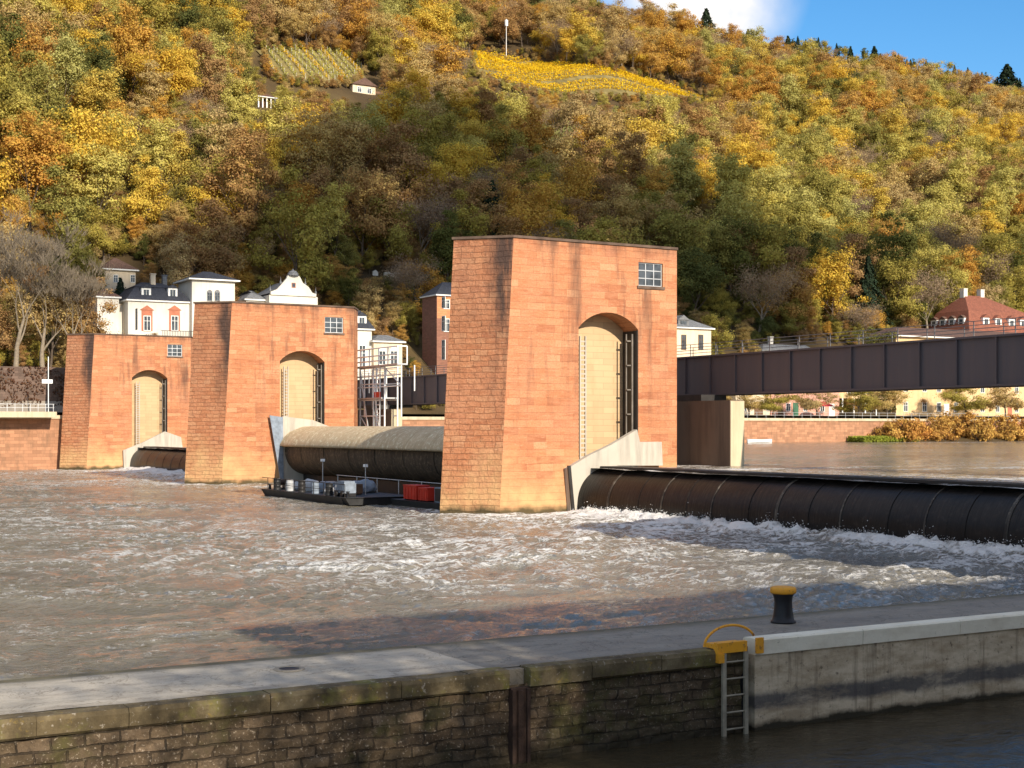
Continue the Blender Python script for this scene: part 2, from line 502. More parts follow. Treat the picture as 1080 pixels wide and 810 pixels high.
def box_uv(me):
    uvl = me.uv_layers.new(name='UVMap')
    nv = len(me.vertices); nl = len(me.loops); npoly = len(me.polygons)
    co = np.empty(nv * 3); me.vertices.foreach_get('co', co); co = co.reshape(-1, 3)
    no = np.empty(npoly * 3); me.polygons.foreach_get('normal', no); no = no.reshape(-1, 3)
    li = np.empty(nl, int); me.loops.foreach_get('vertex_index', li)
    tot = np.empty(npoly, int); me.polygons.foreach_get('loop_total', tot)
    pn = np.repeat(no, tot, axis=0)
    c = co[li]
    hl = np.hypot(pn[:, 0], pn[:, 1])
    flat = np.abs(pn[:, 2]) > .85
    hl = np.where(hl < 1e-6, 1, hl)
    tx, ty = -pn[:, 1] / hl, pn[:, 0] / hl
    u = np.where(flat, c[:, 0], c[:, 0] * tx + c[:, 1] * ty)
    sl = np.sqrt(np.maximum(1e-4, 1 - pn[:, 2] ** 2))
    v = np.where(flat, c[:, 1], c[:, 2] / sl)
    uvl.data.foreach_set('uv', np.stack([u, v], 1).ravel())


def tag(o, label=None, cat=None, group=None, kind=None):
    if label: o['label'] = label
    if cat: o['category'] = cat
    if group: o['group'] = group
    if kind: o['kind'] = kind
    return o


def thing(name, label, cat, loc, rz=TH, group=None):
    o = bpy.data.objects.new(name, None)
    o.empty_display_size = .3
    COL.objects.link(o)
    o.location = loc; o.rotation_euler = (0, 0, rz)
    return tag(o, label, cat, group)


def struct(o):
    o['kind'] = 'structure'
    return o


def copy_tree(o, parent=None):
    c = o.copy(); COL.objects.link(c)
    if parent is not None:
        c.parent = parent
    for ch in list(o.children):
        copy_tree(ch, c)
    return c


def quads_mesh(name, cen, nor, size, mat, extra=None, aspect=None):
    """many small leaf faces as one mesh"""
    n = len(cen)
    nor = nor / (np.linalg.norm(nor, axis=1, keepdims=True) + 1e-9)
    ref = RNG.normal(size=(n, 3))
    a = np.cross(nor, ref); a /= (np.linalg.norm(a, axis=1, keepdims=True) + 1e-9)
    b = np.cross(nor, a)
    sz = np.asarray(size).reshape(-1, 1) * np.ones((n, 1))
    asp = .62 if aspect is None else aspect
    q = np.stack([cen - a * sz, cen - b * sz * asp + a * sz * .15, cen + a * sz, cen + b * sz * asp - a * sz * .1], 1).reshape(-1, 3)
    faces = np.arange(n * 4).reshape(-1, 4)
    ev, ef = ([], []) if extra is None else (extra.v, extra.f)
    me = bpy.data.meshes.new(name)
    if extra is None:
        me.vertices.add(n * 4); me.loops.add(n * 4); me.polygons.add(n)
        me.vertices.foreach_set('co', q.ravel())
        me.loops.foreach_set('vertex_index', faces.ravel())
        me.polygons.foreach_set('loop_start', np.arange(n) * 4)
        me.materials.append(mat[0])
        me.update(calc_edges=True)
    else:
        ev = np.array(ev); ef = np.array(ef) + n * 4
        vs = np.concatenate([q, ev]); fs = np.concatenate([faces, ef])
        me.vertices.add(len(vs)); me.loops.add(len(fs) * 4); me.polygons.add(len(fs))
        me.vertices.foreach_set('co', vs.ravel())
        me.loops.foreach_set('vertex_index', fs.ravel())
        me.polygons.foreach_set('loop_start', np.arange(len(fs)) * 4)
        me.materials.append(mat[0]); me.materials.append(mat[1])
        mi = np.zeros(len(fs), int); mi[n:] = 1
        me.polygons.foreach_set('material_index', mi)
        me.update(calc_edges=True)
    return me


# ------------------------------------------------------------------ terrain
def T(u, v):
    u = np.asarray(u, float); v = np.asarray(v, float)
    d = u - 203
    ridge = 608 + 25 * gnoise(v * .006, v * 0 + 3.3)
    t = np.clip(d, 0, None)
    L = ridge - 203
    z = 7.4 + np.where(t < L, 212 * (t / L) * (1.10 - .10 * t / L), 212 - .28 * (t - L))
    z = z - (14 * sstep(400, 540, v) + 4) * sstep(.55, 1.0, t / L)
    z = z - 14 * np.exp(-((v - 525) / 100.0) ** 2) * sstep(.55, 1.0, t / L)
    rnd = 25.0                                   # round the crest
    z = z - rnd * np.exp(-((t - L) / 45.0) ** 2) * .35
    amp = sstep(15, 120, d)
    z = z + amp * (9 * gnoise(u * .011 + 5, v * .011) + 4 * gnoise(u * .03, v * .03 + 9))
    # a shallow valley cutting the slope
    terr = 13.2 * sstep(196.2, 197.0, u) * (1 - sstep(70, 78, v))
    flat = np.where(u < 203, 7.4, z)
    z = np.where(d < 0, 7.4, z)
    z = np.maximum(z, np.where(terr > 7.4, terr, 0))
    return z


def hit(px, py):
    """point of the hillside seen along a line of sight: returns v, u, z"""
    k = (px - 540) / FPX; m = (HORY - py) / FPX
    Y = np.arange(225.0, 1100.0, .5)
    X = k * Y
    z = H_EYE + m * Y
    v = X * CU + Y * SU; u = -X * SU + Y * CU
    g = T(u, v)
    i = np.argmax((g > z) & (u > 204))
    return float(v[i]), float(u[i]), float(g[i])


us = np.concatenate([np.arange(188.4, 204, 1.2), np.arange(204, 720, 6.0), np.arange(720, 1400, 30)])
vs = np.concatenate([np.arange(-900, -60, 40), np.arange(-60, 900, 6.0), np.arange(900, 2400, 50)])
UU, VV = np.meshgrid(us, vs, indexing='ij')
ZZ = T(UU, VV)
tm = MB()
nu, nv_ = UU.shape
tm.v = [tuple(W(VV[i, j], UU[i, j], ZZ[i, j])) for i in range(nu) for j in range(nv_)]
for i in range(nu - 1):
    for j in range(nv_ - 1):
        tm.f.append([i * nv_ + j, i * nv_ + j + 1, (i + 1) * nv_ + j + 1, (i + 1) * nv_ + j])
tm.mi = [1 if us[f[0] // nv_] < 202 else 0 for f in tm.f]; tm.sm = [True] * len(tm.f)
struct(tm.build('hillside', ['ground', 'paving']))

# far ridge behind the crest
fm = MB()
fr = []
xs = np.linspace(700, 1400, 60)
for x in xs:
    k = (x - 540) / FPX
    top = 44 + (x - 845) * .21 if x > 845 else 44 + (845 - x) * .35
    for j, dY in enumerate(np.linspace(-420, 420, 15)):
        Y = 1750 + dY
        zt = H_EYE + (HORY - top - 7) / FPX * 1750
        z = zt * (1 - (abs(dY) / 440) ** 1.6) + 20 * float(gnoise(x * .02, dY * .01)) - 4
        fm.v.append((k * Y, Y, z))
for i in range(len(xs) - 1):
    for j in range(14):
        fm.f.append([i * 15 + j, (i + 1) * 15 + j, (i + 1) * 15 + j + 1, i * 15 + j + 1]); fm.mi.append(0); fm.sm.append(True)
struct(fm.build('far_hill', ['ground']))

gm = MB(); gm.add([(-6000, -6000, -4), (6000, -6000, -4), (6000, 6000, -4), (-6000, 6000, -4)], [(0, 1, 2, 3)])
struct(gm.build('ground', ['ground']))

# ------------------------------------------------------------------ water
def water_sheet(name, mat, us_, vs_, z0, hfun, ffun, keep=None):
    UU, VV = np.meshgrid(us_, vs_, indexing='ij')
    X = CU * VV - SU * UU; Y = SU * VV + CU * UU
    Z = z0 + hfun(UU, VV)
    n, m = UU.shape
    idx = np.arange(n * m).reshape(n, m)
    F = np.stack([idx[:-1, :-1], idx[:-1, 1:], idx[1:, 1:], idx[1:, :-1]], -1).reshape(-1, 4)
    if keep is not None:
        F = F[keep((UU[:-1, :-1] + UU[1:, 1:]) / 2, (VV[:-1, :-1] + VV[1:, 1:]) / 2).ravel()]
    me = bpy.data.meshes.new(name)
    me.vertices.add(n * m); me.loops.add(len(F) * 4); me.polygons.add(len(F))
    me.vertices.foreach_set('co', np.stack([X, Y, Z], -1).ravel())
    me.loops.foreach_set('vertex_index', F.ravel())
    me.polygons.foreach_set('loop_start', np.arange(len(F)) * 4)
    me.polygons.foreach_set('use_smooth', np.ones(len(F), bool))
    me.update(calc_edges=True)
    a = me.attributes.new('foam', 'FLOAT', 'POINT')
    a.data.foreach_set('value', ffun(UU, VV).ravel().astype(np.float32))
    me.materials.append(MT[mat])
    o = bpy.data.objects.new(name, me); COL.objects.link(o)
    return struct(o)


def turb(u, v):
    """how wild the river runs below the weir: strongest under the open gate"""
    gate = sstep(10, 26, v) * sstep(24, 32, u) * (1 - sstep(74, 92, u))
    d = 48 - v
    near = np.exp(-np.clip(d, 0, None) / 14.0)
    gate3 = np.exp(-np.clip(48 - v, 0, None) / 16.0) * sstep(128, 136, u) * (1 - sstep(176, 188, u))
    patch = .5 + .5 * gnoise(u * .05 + 3, v * .04 + 1) + .55 * gnoise(u * .14 + 8, v * .10 + 2)
    return np.clip(.30 + .25 * gate + .50 * near * sstep(22, 30, u) * (1 - sstep(72, 84, u)) + .35 * gate3 + .62 * (patch - .5), 0, 1.2)


def h_river(u, v):
    w1 = gnoise(u * .10 + 7, v * .10) * 2.0
    x = v * .30 + w1; y = u * .42 + gnoise(u * .12, v * .12 + 5) * 2
    r = 1 - np.abs(gnoise(x, y)) * 2
    r2 = 1 - np.abs(gnoise(x * 2.3 + 3, y * 2.3)) * 2
    r3 = gnoise(v * 1.9, u * 2.3); r4 = gnoise(v * 4.2 + 9, u * 4.6)
    t = turb(u, v)
    h = (.15 * r + .085 * r2 + .040 * r3 + .014 * r4) * (.38 + .75 * t)
    d = np.clip(47.9 - v, 0, None)
    foot = np.exp(-d / 1.6) * sstep(22, 30, u) * (1 - sstep(73, 77, u))
    h = h + foot * (.06 + .30 * np.abs(gnoise(u * .9, v * .6)) + .22 * np.abs(gnoise(u * 2.2, v * 1.8)) + .20 * np.abs(gnoise(u * 1.6 + v * 2.6, v * 3.1)))
    foot3 = np.exp(-d / 2.0) * sstep(135, 138, u) * (1 - sstep(180, 184, u))
    return h + foot3 * (.2 + .4 * np.abs(gnoise(u * .9, v * .6)))


def f_river(u, v):
    t = turb(u, v)
    w1 = gnoise(u * .10 + 7, v * .10) * 2.0
    x = v * .30 + w1; y = u * .42 + gnoise(u * .12, v * .12 + 5) * 2
    r = 1 - np.abs(gnoise(x, y)) * 2
    d = np.clip(47.9 - v, 0, None)
    foot = np.exp(-d / 1.5) * sstep(22, 30, u) * (1 - sstep(74, 78, u))
    foot3 = np.exp(-d / 5.0) * sstep(130, 136, u)
    pf = 0
    for i in range(3):                             # foam collar round each pier nose
        uc = U0 + i * SPAN + 2.7
        pf = pf + .35 * np.exp(-(((u - uc) / 4.5) ** 2 + ((v - 42) / 3.0) ** 2))
    return np.clip((.085 + .36 * t) * (.66 + .34 * sstep(26, 62, u)) + .20 * (r - .4) + .58 * foot * np.clip(.55 + 1.0 * gnoise(u * .35 + 2, v * .5), .2, 1.2) + .4 * foot3 + pf, 0, 1.2)


ug = [23.0]
while ug[-1] < 188.2:
    ug.append(ug[-1] + .10 + (ug[-1] / 90.0) ** 1.5 * .22)
ug[-1] = 188.4
vg = np.concatenate([np.arange(-160, -12, 1.2), np.arange(-12, 48.9, .20)])
water_sheet('river_water', 'water', np.array(ug), vg, 0.0, h_river, f_river)
# calm lock channel between the near bank and the quay
water_sheet('lock_water', 'water_lock', np.arange(-3, 21.0, .25), np.arange(-60, 48, .25), 0.0,
            lambda u, v: .025 * gnoise(u * .9, v * .5) + .012 * gnoise(u * 2.3, v * 1.6), lambda u, v: u * 0)
# upstream pool held by the weir
water_sheet('upstream_water', 'water_up', np.arange(24, 188.5, .8), np.concatenate([np.arange(49.6, 90, .4), np.arange(90, 700, 2.0)]), ZUP,
            lambda u, v: .04 * gnoise(u * .5, v * .35) + .02 * gnoise(u * 1.3, v * 1.1),
            lambda u, v: .12 + .30 * np.exp(-((v - 54) / 8.0) ** 2) + .18 * gnoise(u * .06, v * .03) + .25 * sstep(.2, .5, gnoise(u * .25 + 4, v * .02)) * sstep(120, 60, v))

# spray thrown up along the foot of the open gate
n = 9000
su_ = RNG.uniform(28, 74.5, n); sd2 = np.abs(RNG.normal(0, .9, n)); sv_ = 48.7 - sd2
cl_ = np.clip(.5 + 1.3 * gnoise(su_ * .55, su_ * 0 + 3), 0, 1)
kp_ = RNG.random(n) < cl_
su_, sv_, cl_ = su_[kp_], sv_[kp_], cl_[kp_]
sz_ = h_river(su_, sv_) + RNG.exponential(.085, len(su_)) * (.4 + cl_)
P = np.stack([CU * sv_ - SU * su_, SU * sv_ + CU * su_, sz_], 1)
MT['spray'] = m_plain('white_spray', (.85, .85, .83), .6, 0, .05)
o = bpy.data.objects.new('spray', quads_mesh('spray', P, RNG.normal(size=P.shape), RNG.uniform(.012, .040, len(P)), [MT['spray']])); COL.objects.link(o)
tag(o, 'white spray thrown up along the foot of the long wet roller', 'spray', kind='stuff')

# ------------------------------------------------------------------ piers
def arc(v0, v1, zs, zc, n=14):
    c = (v0 + v1) / 2; hw = (v1 - v0) / 2; r = zc - zs
    Rr = (hw * hw + r * r) / (2 * r)
    a = math.asin(min(1, hw / Rr))
    return [(c + Rr * math.sin(t), zc - Rr + Rr * math.cos(t)) for t in np.linspace(a, -a, n)]


RV0, RV1, RZ0, RZS, RZC = 48.95, 53.58, -1.5, 11.85, 12.9
TIPX, TIPS = 2.75, 2.75               # nose: 45 degrees each way


def make_pier():
    root = thing('weir_pier', 'x', 'pier', (0, 0, 0))
    xf = lambda z: V0F + DVT * (z / HT)           # front edge leans back
    # local x = v, y = u - U0
    zb = -2.5
    hole = [(RV1, RZ0), *arc(RV0, RV1, RZS, RZC), (RV0, RZ0)]
    wx0, wx1, wz0, wz1 = 53.60, 55.55, 14.75, 16.30
    m = MB()
    m.sheet([[(xf(zb), zb), (VEND, zb), (VEND, HT), (xf(HT), HT)], hole,
             [(wx0, wz0), (wx0, wz1), (wx1, wz1), (wx1, wz0)]], lambda a, b: (a, 0, b))
    # nose faces, rough
    t0, t1 = (xf(zb) - TIPX), (xf(HT) - TIPX)
    m.add([(t0, TIPS, zb), (xf(zb), 0, zb), (xf(HT), 0, HT), (t1, TIPS, HT)], [(0, 1, 2, 3)], 1)
    m.add([(xf(zb), WP, zb), (t0, TIPS, zb), (t1, TIPS, HT), (xf(HT), WP, HT)], [(0, 1, 2, 3)], 1)
    m.add([(VEND, WP, zb), (xf(zb), WP, zb), (xf(HT), WP, HT), (VEND, WP, HT)], [(0, 1, 2, 3)], 0)
    m.add([(VEND, 0, zb), (VEND + 1.6, WP / 2, zb), (VEND + 1.6, WP / 2, HT), (VEND, 0, HT)], [(0, 1, 2, 3)], 0)
    m.add([(VEND + 1.6, WP / 2, zb), (VEND, WP, zb), (VEND, WP, HT), (VEND + 1.6, WP / 2, HT)], [(0, 1, 2, 3)], 0)
    m.add([(t1, TIPS, HT), (xf(HT), 0, HT), (VEND, 0, HT), (VEND + 1.6, WP / 2, HT), (VEND, WP, HT), (xf(HT), WP, HT)], [(0, 1, 2, 3, 4, 5)], 0)
    # recess walls and window reveal
    D = 1.75
    n = len(hole)
    m.add([(a, 0, b) for a, b in hole] + [(a, D, b) for a, b in hole],
          [(i, (i + 1) % n, (i + 1) % n + n, i + n) for i in range(n)], 2)
    wq = [(wx0, wz0), (wx1, wz0), (wx1, wz1), (wx0, wz1)]
    m.add([(a, 0, b) for a, b in wq] + [(a, .3, b) for a, b in wq], [(i, (i + 1) % 4, (i + 1) % 4 + 4, i + 4) for i in range(4)], 2)
    m.build('pier_body', ['stone', 'stone_rough', 'jamb'], root)
    b = MB(); b.sheet([hole], lambda a, b: (a, D, b)); b.build('recess_wall', 'cream', root)
    c = MB()
    ov = .10
    poly = [(t1 - ov * 1.4, TIPS), (xf(HT) - ov * .4, -ov), (VEND + ov * .4, -ov), (VEND + 1.6 + ov, TIPS), (VEND + ov * .4, WP + ov), (xf(HT) - ov * .4, WP + ov)]
    c.prism(poly, 'xy', HT + .003, HT + .16); c.build('coping', 'coping', root)
    # window
    w = MB(); g = MB()
    fr = .07
    w.box(wx0, wx1, .12, .2, wz0, wz0 + fr); w.box(wx0, wx1, .12, .2, wz1 - fr, wz1)
    w.box(wx0, wx0 + fr, .122, .198, wz0 + fr, wz1 - fr); w.box(wx1 - fr, wx1, .122, .198, wz0 + fr, wz1 - fr)
    for k in (1, 2):
        x = wx0 + (wx1 - wx0) * k / 3; w.box(x - .035, x + .035, .125, .195, wz0 + fr, wz1 - fr)
        z = wz0 + (wz1 - wz0) * k / 3; w.box(wx0 + fr, wx1 - fr, .128, .192, z - .03, z + .03)
    wo = w.build('window', 'galv', root)
    g.box(wx0 + .01, wx1 - .01, .165, .18, wz0 + .01, wz1 - .01); g.build('pane', 'glass', wo)
    sl = MB(); sl.box(wx0 - .12, wx1 + .12, -.09, .11, wz0 - .19, wz0 - .003); sl.build('sill', 'coping', wo)
    # toothed rack at the left of the recess, pipes on the right
    r = MB()
    xr = RV0 + .82
    r.box(xr, xr + .09, D - .62, D - .5, .5, 11.4); r.box(xr + .42, xr + .51, D - .62, D - .5, .5, 11.4)
    z = .8
    while z < 11.3:
        r.box(xr + .09, xr + .42, D - .6, D - .52, z, z + .10); z += .30
    r.build('toothed_rack', 'plate', root)
    gr = MB()
    ch_ = MB(); ch_.box(RV1 - .06, RV1 - .003, .06, D - .05, .5, RZS - .05); ch_.build('guide_channel', 'darksteel', root)
    for dx, rr in ((.14, .07), (.42, .05)):
        gr.tube([(RV1 - dx, .35 + dx, .5), (RV1 - dx, .35 + dx, 11.6)], rr, 8)
    for z in np.arange(1.5, 11.5, 1.6):
        gr.box(RV1 - .5, RV1 - .004, .55, .68, z, z + .08)
    gr.build('guide_pipes', 'ladder_dark', root)
    return root


def pier_plate(root, idx, pts, seal=None):
    """bleached housing of the roller track on the pier's face"""
    dp = .42
    uf = U0 + idx * SPAN - dp
    poly = []
    for px, py in pts:
        v = vx(px, uf); poly.append((v, zz(py, v, uf)))
    m = MB(); m.prism(poly, 'xz', -dp, -.004)
    m.build('track_housing', 'plate', root)
    if seal:
        poly = [(vx(px, uf), zz(py, vx(px, uf), uf)) for px, py in seal]
        s = MB(); s.prism(poly, 'xz', -dp - .12, -dp - .003)
        s.build('seal_plate', 'darksteel' if idx == 0 else 'tarp_blue', root)


pier = make_pier()
plates = {
    0: ([(599, 494), (622, 480), (645, 469), (672, 453), (675, 466), (698, 466), (699, 491), (652, 491), (640, 494), (628, 502), (620, 517), (617, 535), (617, 556), (603, 556)],
        [(598, 491), (601, 491), (607, 556), (604, 556)]),
    1: ([(298, 439), (330, 443), (348, 450), (348, 470), (330, 490), (310, 522), (299, 522)],
        [(284, 438), (298, 440), (299, 516), (297, 516)]),
    2: ([(130, 475), (152, 466), (174, 455), (191, 461), (193, 474), (164, 475), (148, 481), (140, 494), (139, 501), (131, 501)], None),
    -1: ([(1496, 590), (1560, 540), (1600, 520), (1600, 600), (1540, 600), (1530, 690), (1500, 690)], None),
}
labs = {0: 'tallest red sandstone pier in the middle of the view, white grid window and arched recess',
        1: 'second red sandstone pier, behind the work pontoon, its nose streaked dark',
        2: 'farthest and smallest red sandstone pier, below the white villa',
        -1: 'red sandstone pier nearest the quay, out to the right'}
for i in (0, 1, 2, -1):
    p = pier if i == 0 else None
    if p is None:
        p = pier.copy(); COL.objects.link(p)
        for ch in list(base_children):
            copy_tree(ch, p)
    else:
        base_children = list(pier.children)
    p.location = W(0, U0 + i * SPAN, 0)
    tag(p, labs[i], 'pier', 'red sandstone weir piers')
    if i >= 0:
        pier_plate(p, i, *plates[i])

# ------------------------------------------------------------------ rollers
def circ(cx, cz, r, a0, a1, n):
    return [(cx + r * math.cos(t), cz + r * math.sin(t)) for t in np.linspace(a0, a1, n)]


def gate_low(name, label, u0, u1, seams):
    root = thing(name, label, 'weir gate', W(0, u0, 0), TH, 'weir rollers')
    L = u1 - u0
    m = MB()
    poly = circ(50.8, .68, 2.2, R(250), R(84), 40) + [(51.5, 2.94), (51.5, -1.4)]
    m.prism(poly, 'xz', 0, L, 0, True)
    m.build('roller_drum', 'roller_wet', root)
    lip = MB(); lip.box(50.3, 51.9, .02, L - .02, 2.865, 2.99); lip.build('crest_plate', 'darksteel', root)
    for s, (d, wd) in enumerate(seams):
        b = MB()
        pl = circ(50.8, .68, 2.225, R(215), R(92), 24) + circ(50.8, .68, 2.18, R(92), R(215), 24)
        b.prism(pl, 'xz', d, d + wd); b.build('seam_ring', 'seam' if s % 2 == 0 else 'roller_wet', root)
    return root


ua, ub_ = U0 - SPAN + WP - .9, U0 - .44
sm = []
d = .9 + 2.6
k = 0
while d < ub_ - ua - 1:
    sm.append((ub_ - ua - d, .10 + .10 * ((k * 7) % 3 == 0))); d += 2.35 + .8 * ((k * 5) % 4 == 0); k += 1
gate_low('roller_gate', 'long wet black roller gate between the tallest pier and the right edge', ua, ub_, sm)
gate_low('roller_gate', 'small dark roller gate half under foam beside the farthest pier', U0 + SPAN + WP - .9, U0 + 2 * SPAN - .3, [(k * 3.4, .15) for k in range(1, 14)])

root = thing('roller_gate', 'raised dry roller gate above the work pontoon, half sunlit', 'weir gate', W(0, U0 + WP - .9, 0), TH, 'weir rollers')
L = SPAN - WP + 1.8
top = MB()
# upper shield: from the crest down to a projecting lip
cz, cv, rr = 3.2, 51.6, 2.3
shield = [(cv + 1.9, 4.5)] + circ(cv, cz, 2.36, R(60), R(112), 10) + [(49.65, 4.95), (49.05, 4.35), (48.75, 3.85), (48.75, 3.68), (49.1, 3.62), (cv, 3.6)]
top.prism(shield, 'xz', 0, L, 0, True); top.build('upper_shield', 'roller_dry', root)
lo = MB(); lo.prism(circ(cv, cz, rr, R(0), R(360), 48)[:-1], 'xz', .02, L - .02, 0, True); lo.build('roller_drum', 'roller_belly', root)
for k in range(1, 9):
    b = MB(); pl = circ(cv, cz, rr + .05, R(262), R(172), 16) + circ(cv, cz, rr - .03, R(172), R(262), 16)
    b.prism(pl, 'xz', k * L / 9, k * L / 9 + .14); b.build('seam_ring', 'roller_belly', root)
bk = MB(); bk.box(0, .5, 0, L - 1.8, -2.5, 3.4)
tag(bk.build('stop_wall', 'darksteel', None, W(51.2, U0 + WP, 0), TH), 'dark stop wall closing the span behind the raised roller gate', 'dam wall')

# ------------------------------------------------------------------ footbridge
VB, ZT, ZB = 62.06, 10.565, 7.745
fb = thing('footbridge', 'dark steel plate girder footbridge running behind the piers across the river', 'bridge', W(VB, 0, 0))
uA, uB = 18.0, 186.5
g = MB()
g.box(0, .04, uA, uB, ZB + .12, ZT - .12)
g.box(-.16, .22, uA, uB, ZT - .118, ZT); g.box(-.16, .22, uA, uB, ZB, ZB + .118)
stiff = []
# stiffener spacing as the span runs
u = ux(1052, VB)
du = (ux(724, VB) - ux(1052, VB)) / 10
k0 = math.floor((u - uA) / du)
u = u - k0 * du
while u < uB:
    g.box(-.14, -.002, u - .04, u + .04, ZB + .12, ZT - .12); u += du
g.build('girder', 'girder', fb)
g2 = MB(); g2.box(2.4, 2.44, uA, uB, ZB + .12, ZT - .12); g2.box(2.2, 2.6, uA, uB, ZT - .118, ZT); g2.box(2.2, 2.6, uA, uB, ZB, ZB + .118)
g2.build('girder', 'girder', fb)
dk = MB(); dk.box(.225, 2.195, uA, uB, ZT - .3, ZT - .05); dk.build('deck', 'girder', fb)
rl = MB()
for x in (.0, 2.42):
    for z in (.40, .82):
        rl.box(x - .02, x + .02, uA, uB, ZT + z, ZT + z + .04)
    u = uA + .5
    while u < uB:
        rl.box(x - .022, x + .022, u - .022, u + .022, ZT + .002, ZT + .82); u += 2.9
MT['rail_grey'] = m_plain('dull_grey_rail', (.22, .21, .20), .6, .2, .2)
rl.build('railing', 'rail_grey', fb)

for i, lb in ((0, 'concrete bridge pillar with one edge coloured sunlit, right of the tallest pier'),
              (1, 'concrete bridge pillar below the scaffold behind the second pier'),
              (2, 'concrete bridge pillar hidden behind the farthest pier')):
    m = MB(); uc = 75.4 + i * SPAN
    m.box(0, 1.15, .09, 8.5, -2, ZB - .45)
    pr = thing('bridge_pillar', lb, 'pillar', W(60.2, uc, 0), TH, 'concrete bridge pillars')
    m.build('shaft', 'pillar_concrete', pr); m = MB(); m.box(-.004, 1.154, 0, .087, -2, ZB - .5); m.build('painted_sun_edge', 'concrete', pr)  # thin pale slab added to colour this edge as sunlit
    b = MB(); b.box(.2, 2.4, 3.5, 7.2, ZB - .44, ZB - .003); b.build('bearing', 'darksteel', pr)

# ------------------------------------------------------------------ quay
UQ, UQ2, ZQ = 20.17, 23.53, 1.53
VQA, VQB = -30.0, 44.0
VL = vx(790, UQ)                    # ladder groove
VJ = vx(548, UQ)                    # joint with iron post
VS = vx(516, UQ + .3)               # end of the pale slab


def m_quay_wall():
    t = NT('old_quay_stone')
    uv = t.n('TexCoord').outputs['UV']; o = t.coord('Object')
    w = t.noise(o, 1.6, 4)
    uvd = t.n('VectorMath', {0: uv, 1: t.n('VectorMath', {0: t.n('CombineXYZ', {0: w, 1: w, 2: 0.0}).outputs[0], 1: (.20, .12, 0)}, operation='MULTIPLY').outputs[0]}, operation='ADD').outputs[0]
    br = t.n('TexBrick', {'Vector': uvd, 'Color1': (.0, .0, .0), 'Color2': (1, 1, 1), 'Mortar': (0, 0, 0), 'Scale': 1.0, 'Mortar Size': .018, 'Mortar Smooth': .5,
                          'Brick Width': .46, 'Row Height': .18}, offset=.5)
    c = t.ramp(br.outputs['Color'], [(0, (.065, .044, .026)), (.5, (.098, .068, .038)), (1, (.145, .10, .06))])
    n1 = t.noise(o, 2.2, 6, .7)
    c = t.mix(t.ramp(n1, [(.45, 0.0), (.7, .8)]), c, (.05, .036, .022))
    n3 = t.noise(o, 6.5, 6, .72)
    c = t.mix(t.ramp(n3, [(.50, 0.0), (.66, .75)]), c, (.045, .032, .02))
    c = t.mix(t.ramp(n3, [(.30, .6), (.42, 0.0)]), c, (.24, .175, .11))
    sp = t.noise(o, 22, 3, .6)
    c = t.mix(t.ramp(sp, [(.60, 0.0), (.70, .8)]), c, (.36, .29, .21))
    moss = t.noise(o, 1.1, 5, .65)
    c = t.mix(t.ramp(moss, [(.50, 0.0), (.7, .7)]), c, (.085, .08, .018))
    z = t.sep(o)[2]
    zn = t.math('ADD', z, t.math('MULTIPLY', t.noise(o, 1.5, 4), .5))
    c = t.mix(t.ramp(zn, [(.25, .85), (.75, 0.0)]), c, (.030, .025, .014))
    c = t.mix(t.math('MULTIPLY', br.outputs['Fac'], t.ramp(t.noise(o, 1.9, 4), [(.40, .0), (.65, .7)])), c, (.024, .019, .012))
    h = t.math('ADD', t.math('MULTIPLY', br.outputs['Fac'], -1.2), t.math('ADD', n1, t.math('MULTIPLY', sp, .4)))
    return t.bsdf(c, .9, t.bump(h, .8, .05), spec=.25)


def m_quay_coping():
    t = NT('mossy_coping_stone')
    o = t.coord('Object'); uv = t.n('TexCoord').outputs['UV']
    n1 = t.noise(o, 2.0, 6, .68)
    c = t.ramp(n1, [(.3, (.055, .040, .020)), (.5, (.115, .085, .043)), (.7, (.20, .155, .085))])
    c = t.mix(t.ramp(t.noise(o, 1.3, 5, .7), [(.52, 0.0), (.70, .8)]), c, (.16, .15, .03))
    c = t.mix(t.ramp(t.noise(o, 5.0, 4, .7), [(.62, 0.0), (.75, .7)]), c, (.34, .22, .03))
    c = t.mix(t.ramp(t.noise(o, 14, 3), [(.62, 0.0), (.7, .6)]), c, (.40, .35, .28))
    return t.bsdf(c, .92, t.bump(t.noise(o, 9, 5, .7), .6, .03))


def m_quay_top(name, base, alt, dark, amt):
    t = NT(name)
    o = t.coord('Object')
    n1 = t.noise(t.coord('Object', (.35, 1.2, 1)), 1.0, 6, .68)
    c = t.mix(t.ramp(n1, [(.35, 0.0), (.65, 1.0)]), base, alt)
    n2 = t.noise(t.coord('Object', (.5, 1.6, 1)), 2.0, 6, .72)
    c = t.mix(t.ramp(n2, [(.48, 0.0), (.72, amt)]), c, dark)
    c = t.mix(t.ramp(t.noise(o, 26, 3), [(.55, 0.0), (.72, .6)]), c, tuple(x * .55 for x in base))
    crk = t.math('ABSOLUTE', t.math('SUBTRACT', t.noise(o, .9, 6, .62, .6), .5))
    c = t.mix(t.ramp(crk, [(.0, .75), (.012, 0.0)]), c, dark)
    y = t.math('ADD', t.sep(o)[1], t.math('MULTIPLY', t.math('SUBTRACT', t.noise(o, 1.6, 5, .7), .5), .9))
    c = t.mix(t.ramp(t.math('SUBTRACT', y, UQ2 - 1.1), [(.35, 0.0), (1.0, .85)]), c, (.10, .085, .04))
    c = t.mix(t.ramp(t.math('SUBTRACT', y, UQ + .1), [(.15, .55), (.6, 0.0)]), c, dark)
    return t.bsdf(c, t.ramp(n2, [(.4, .9), (.7, .55)]), t.bump(t.noise(o, 18, 5, .7), .35, .02))


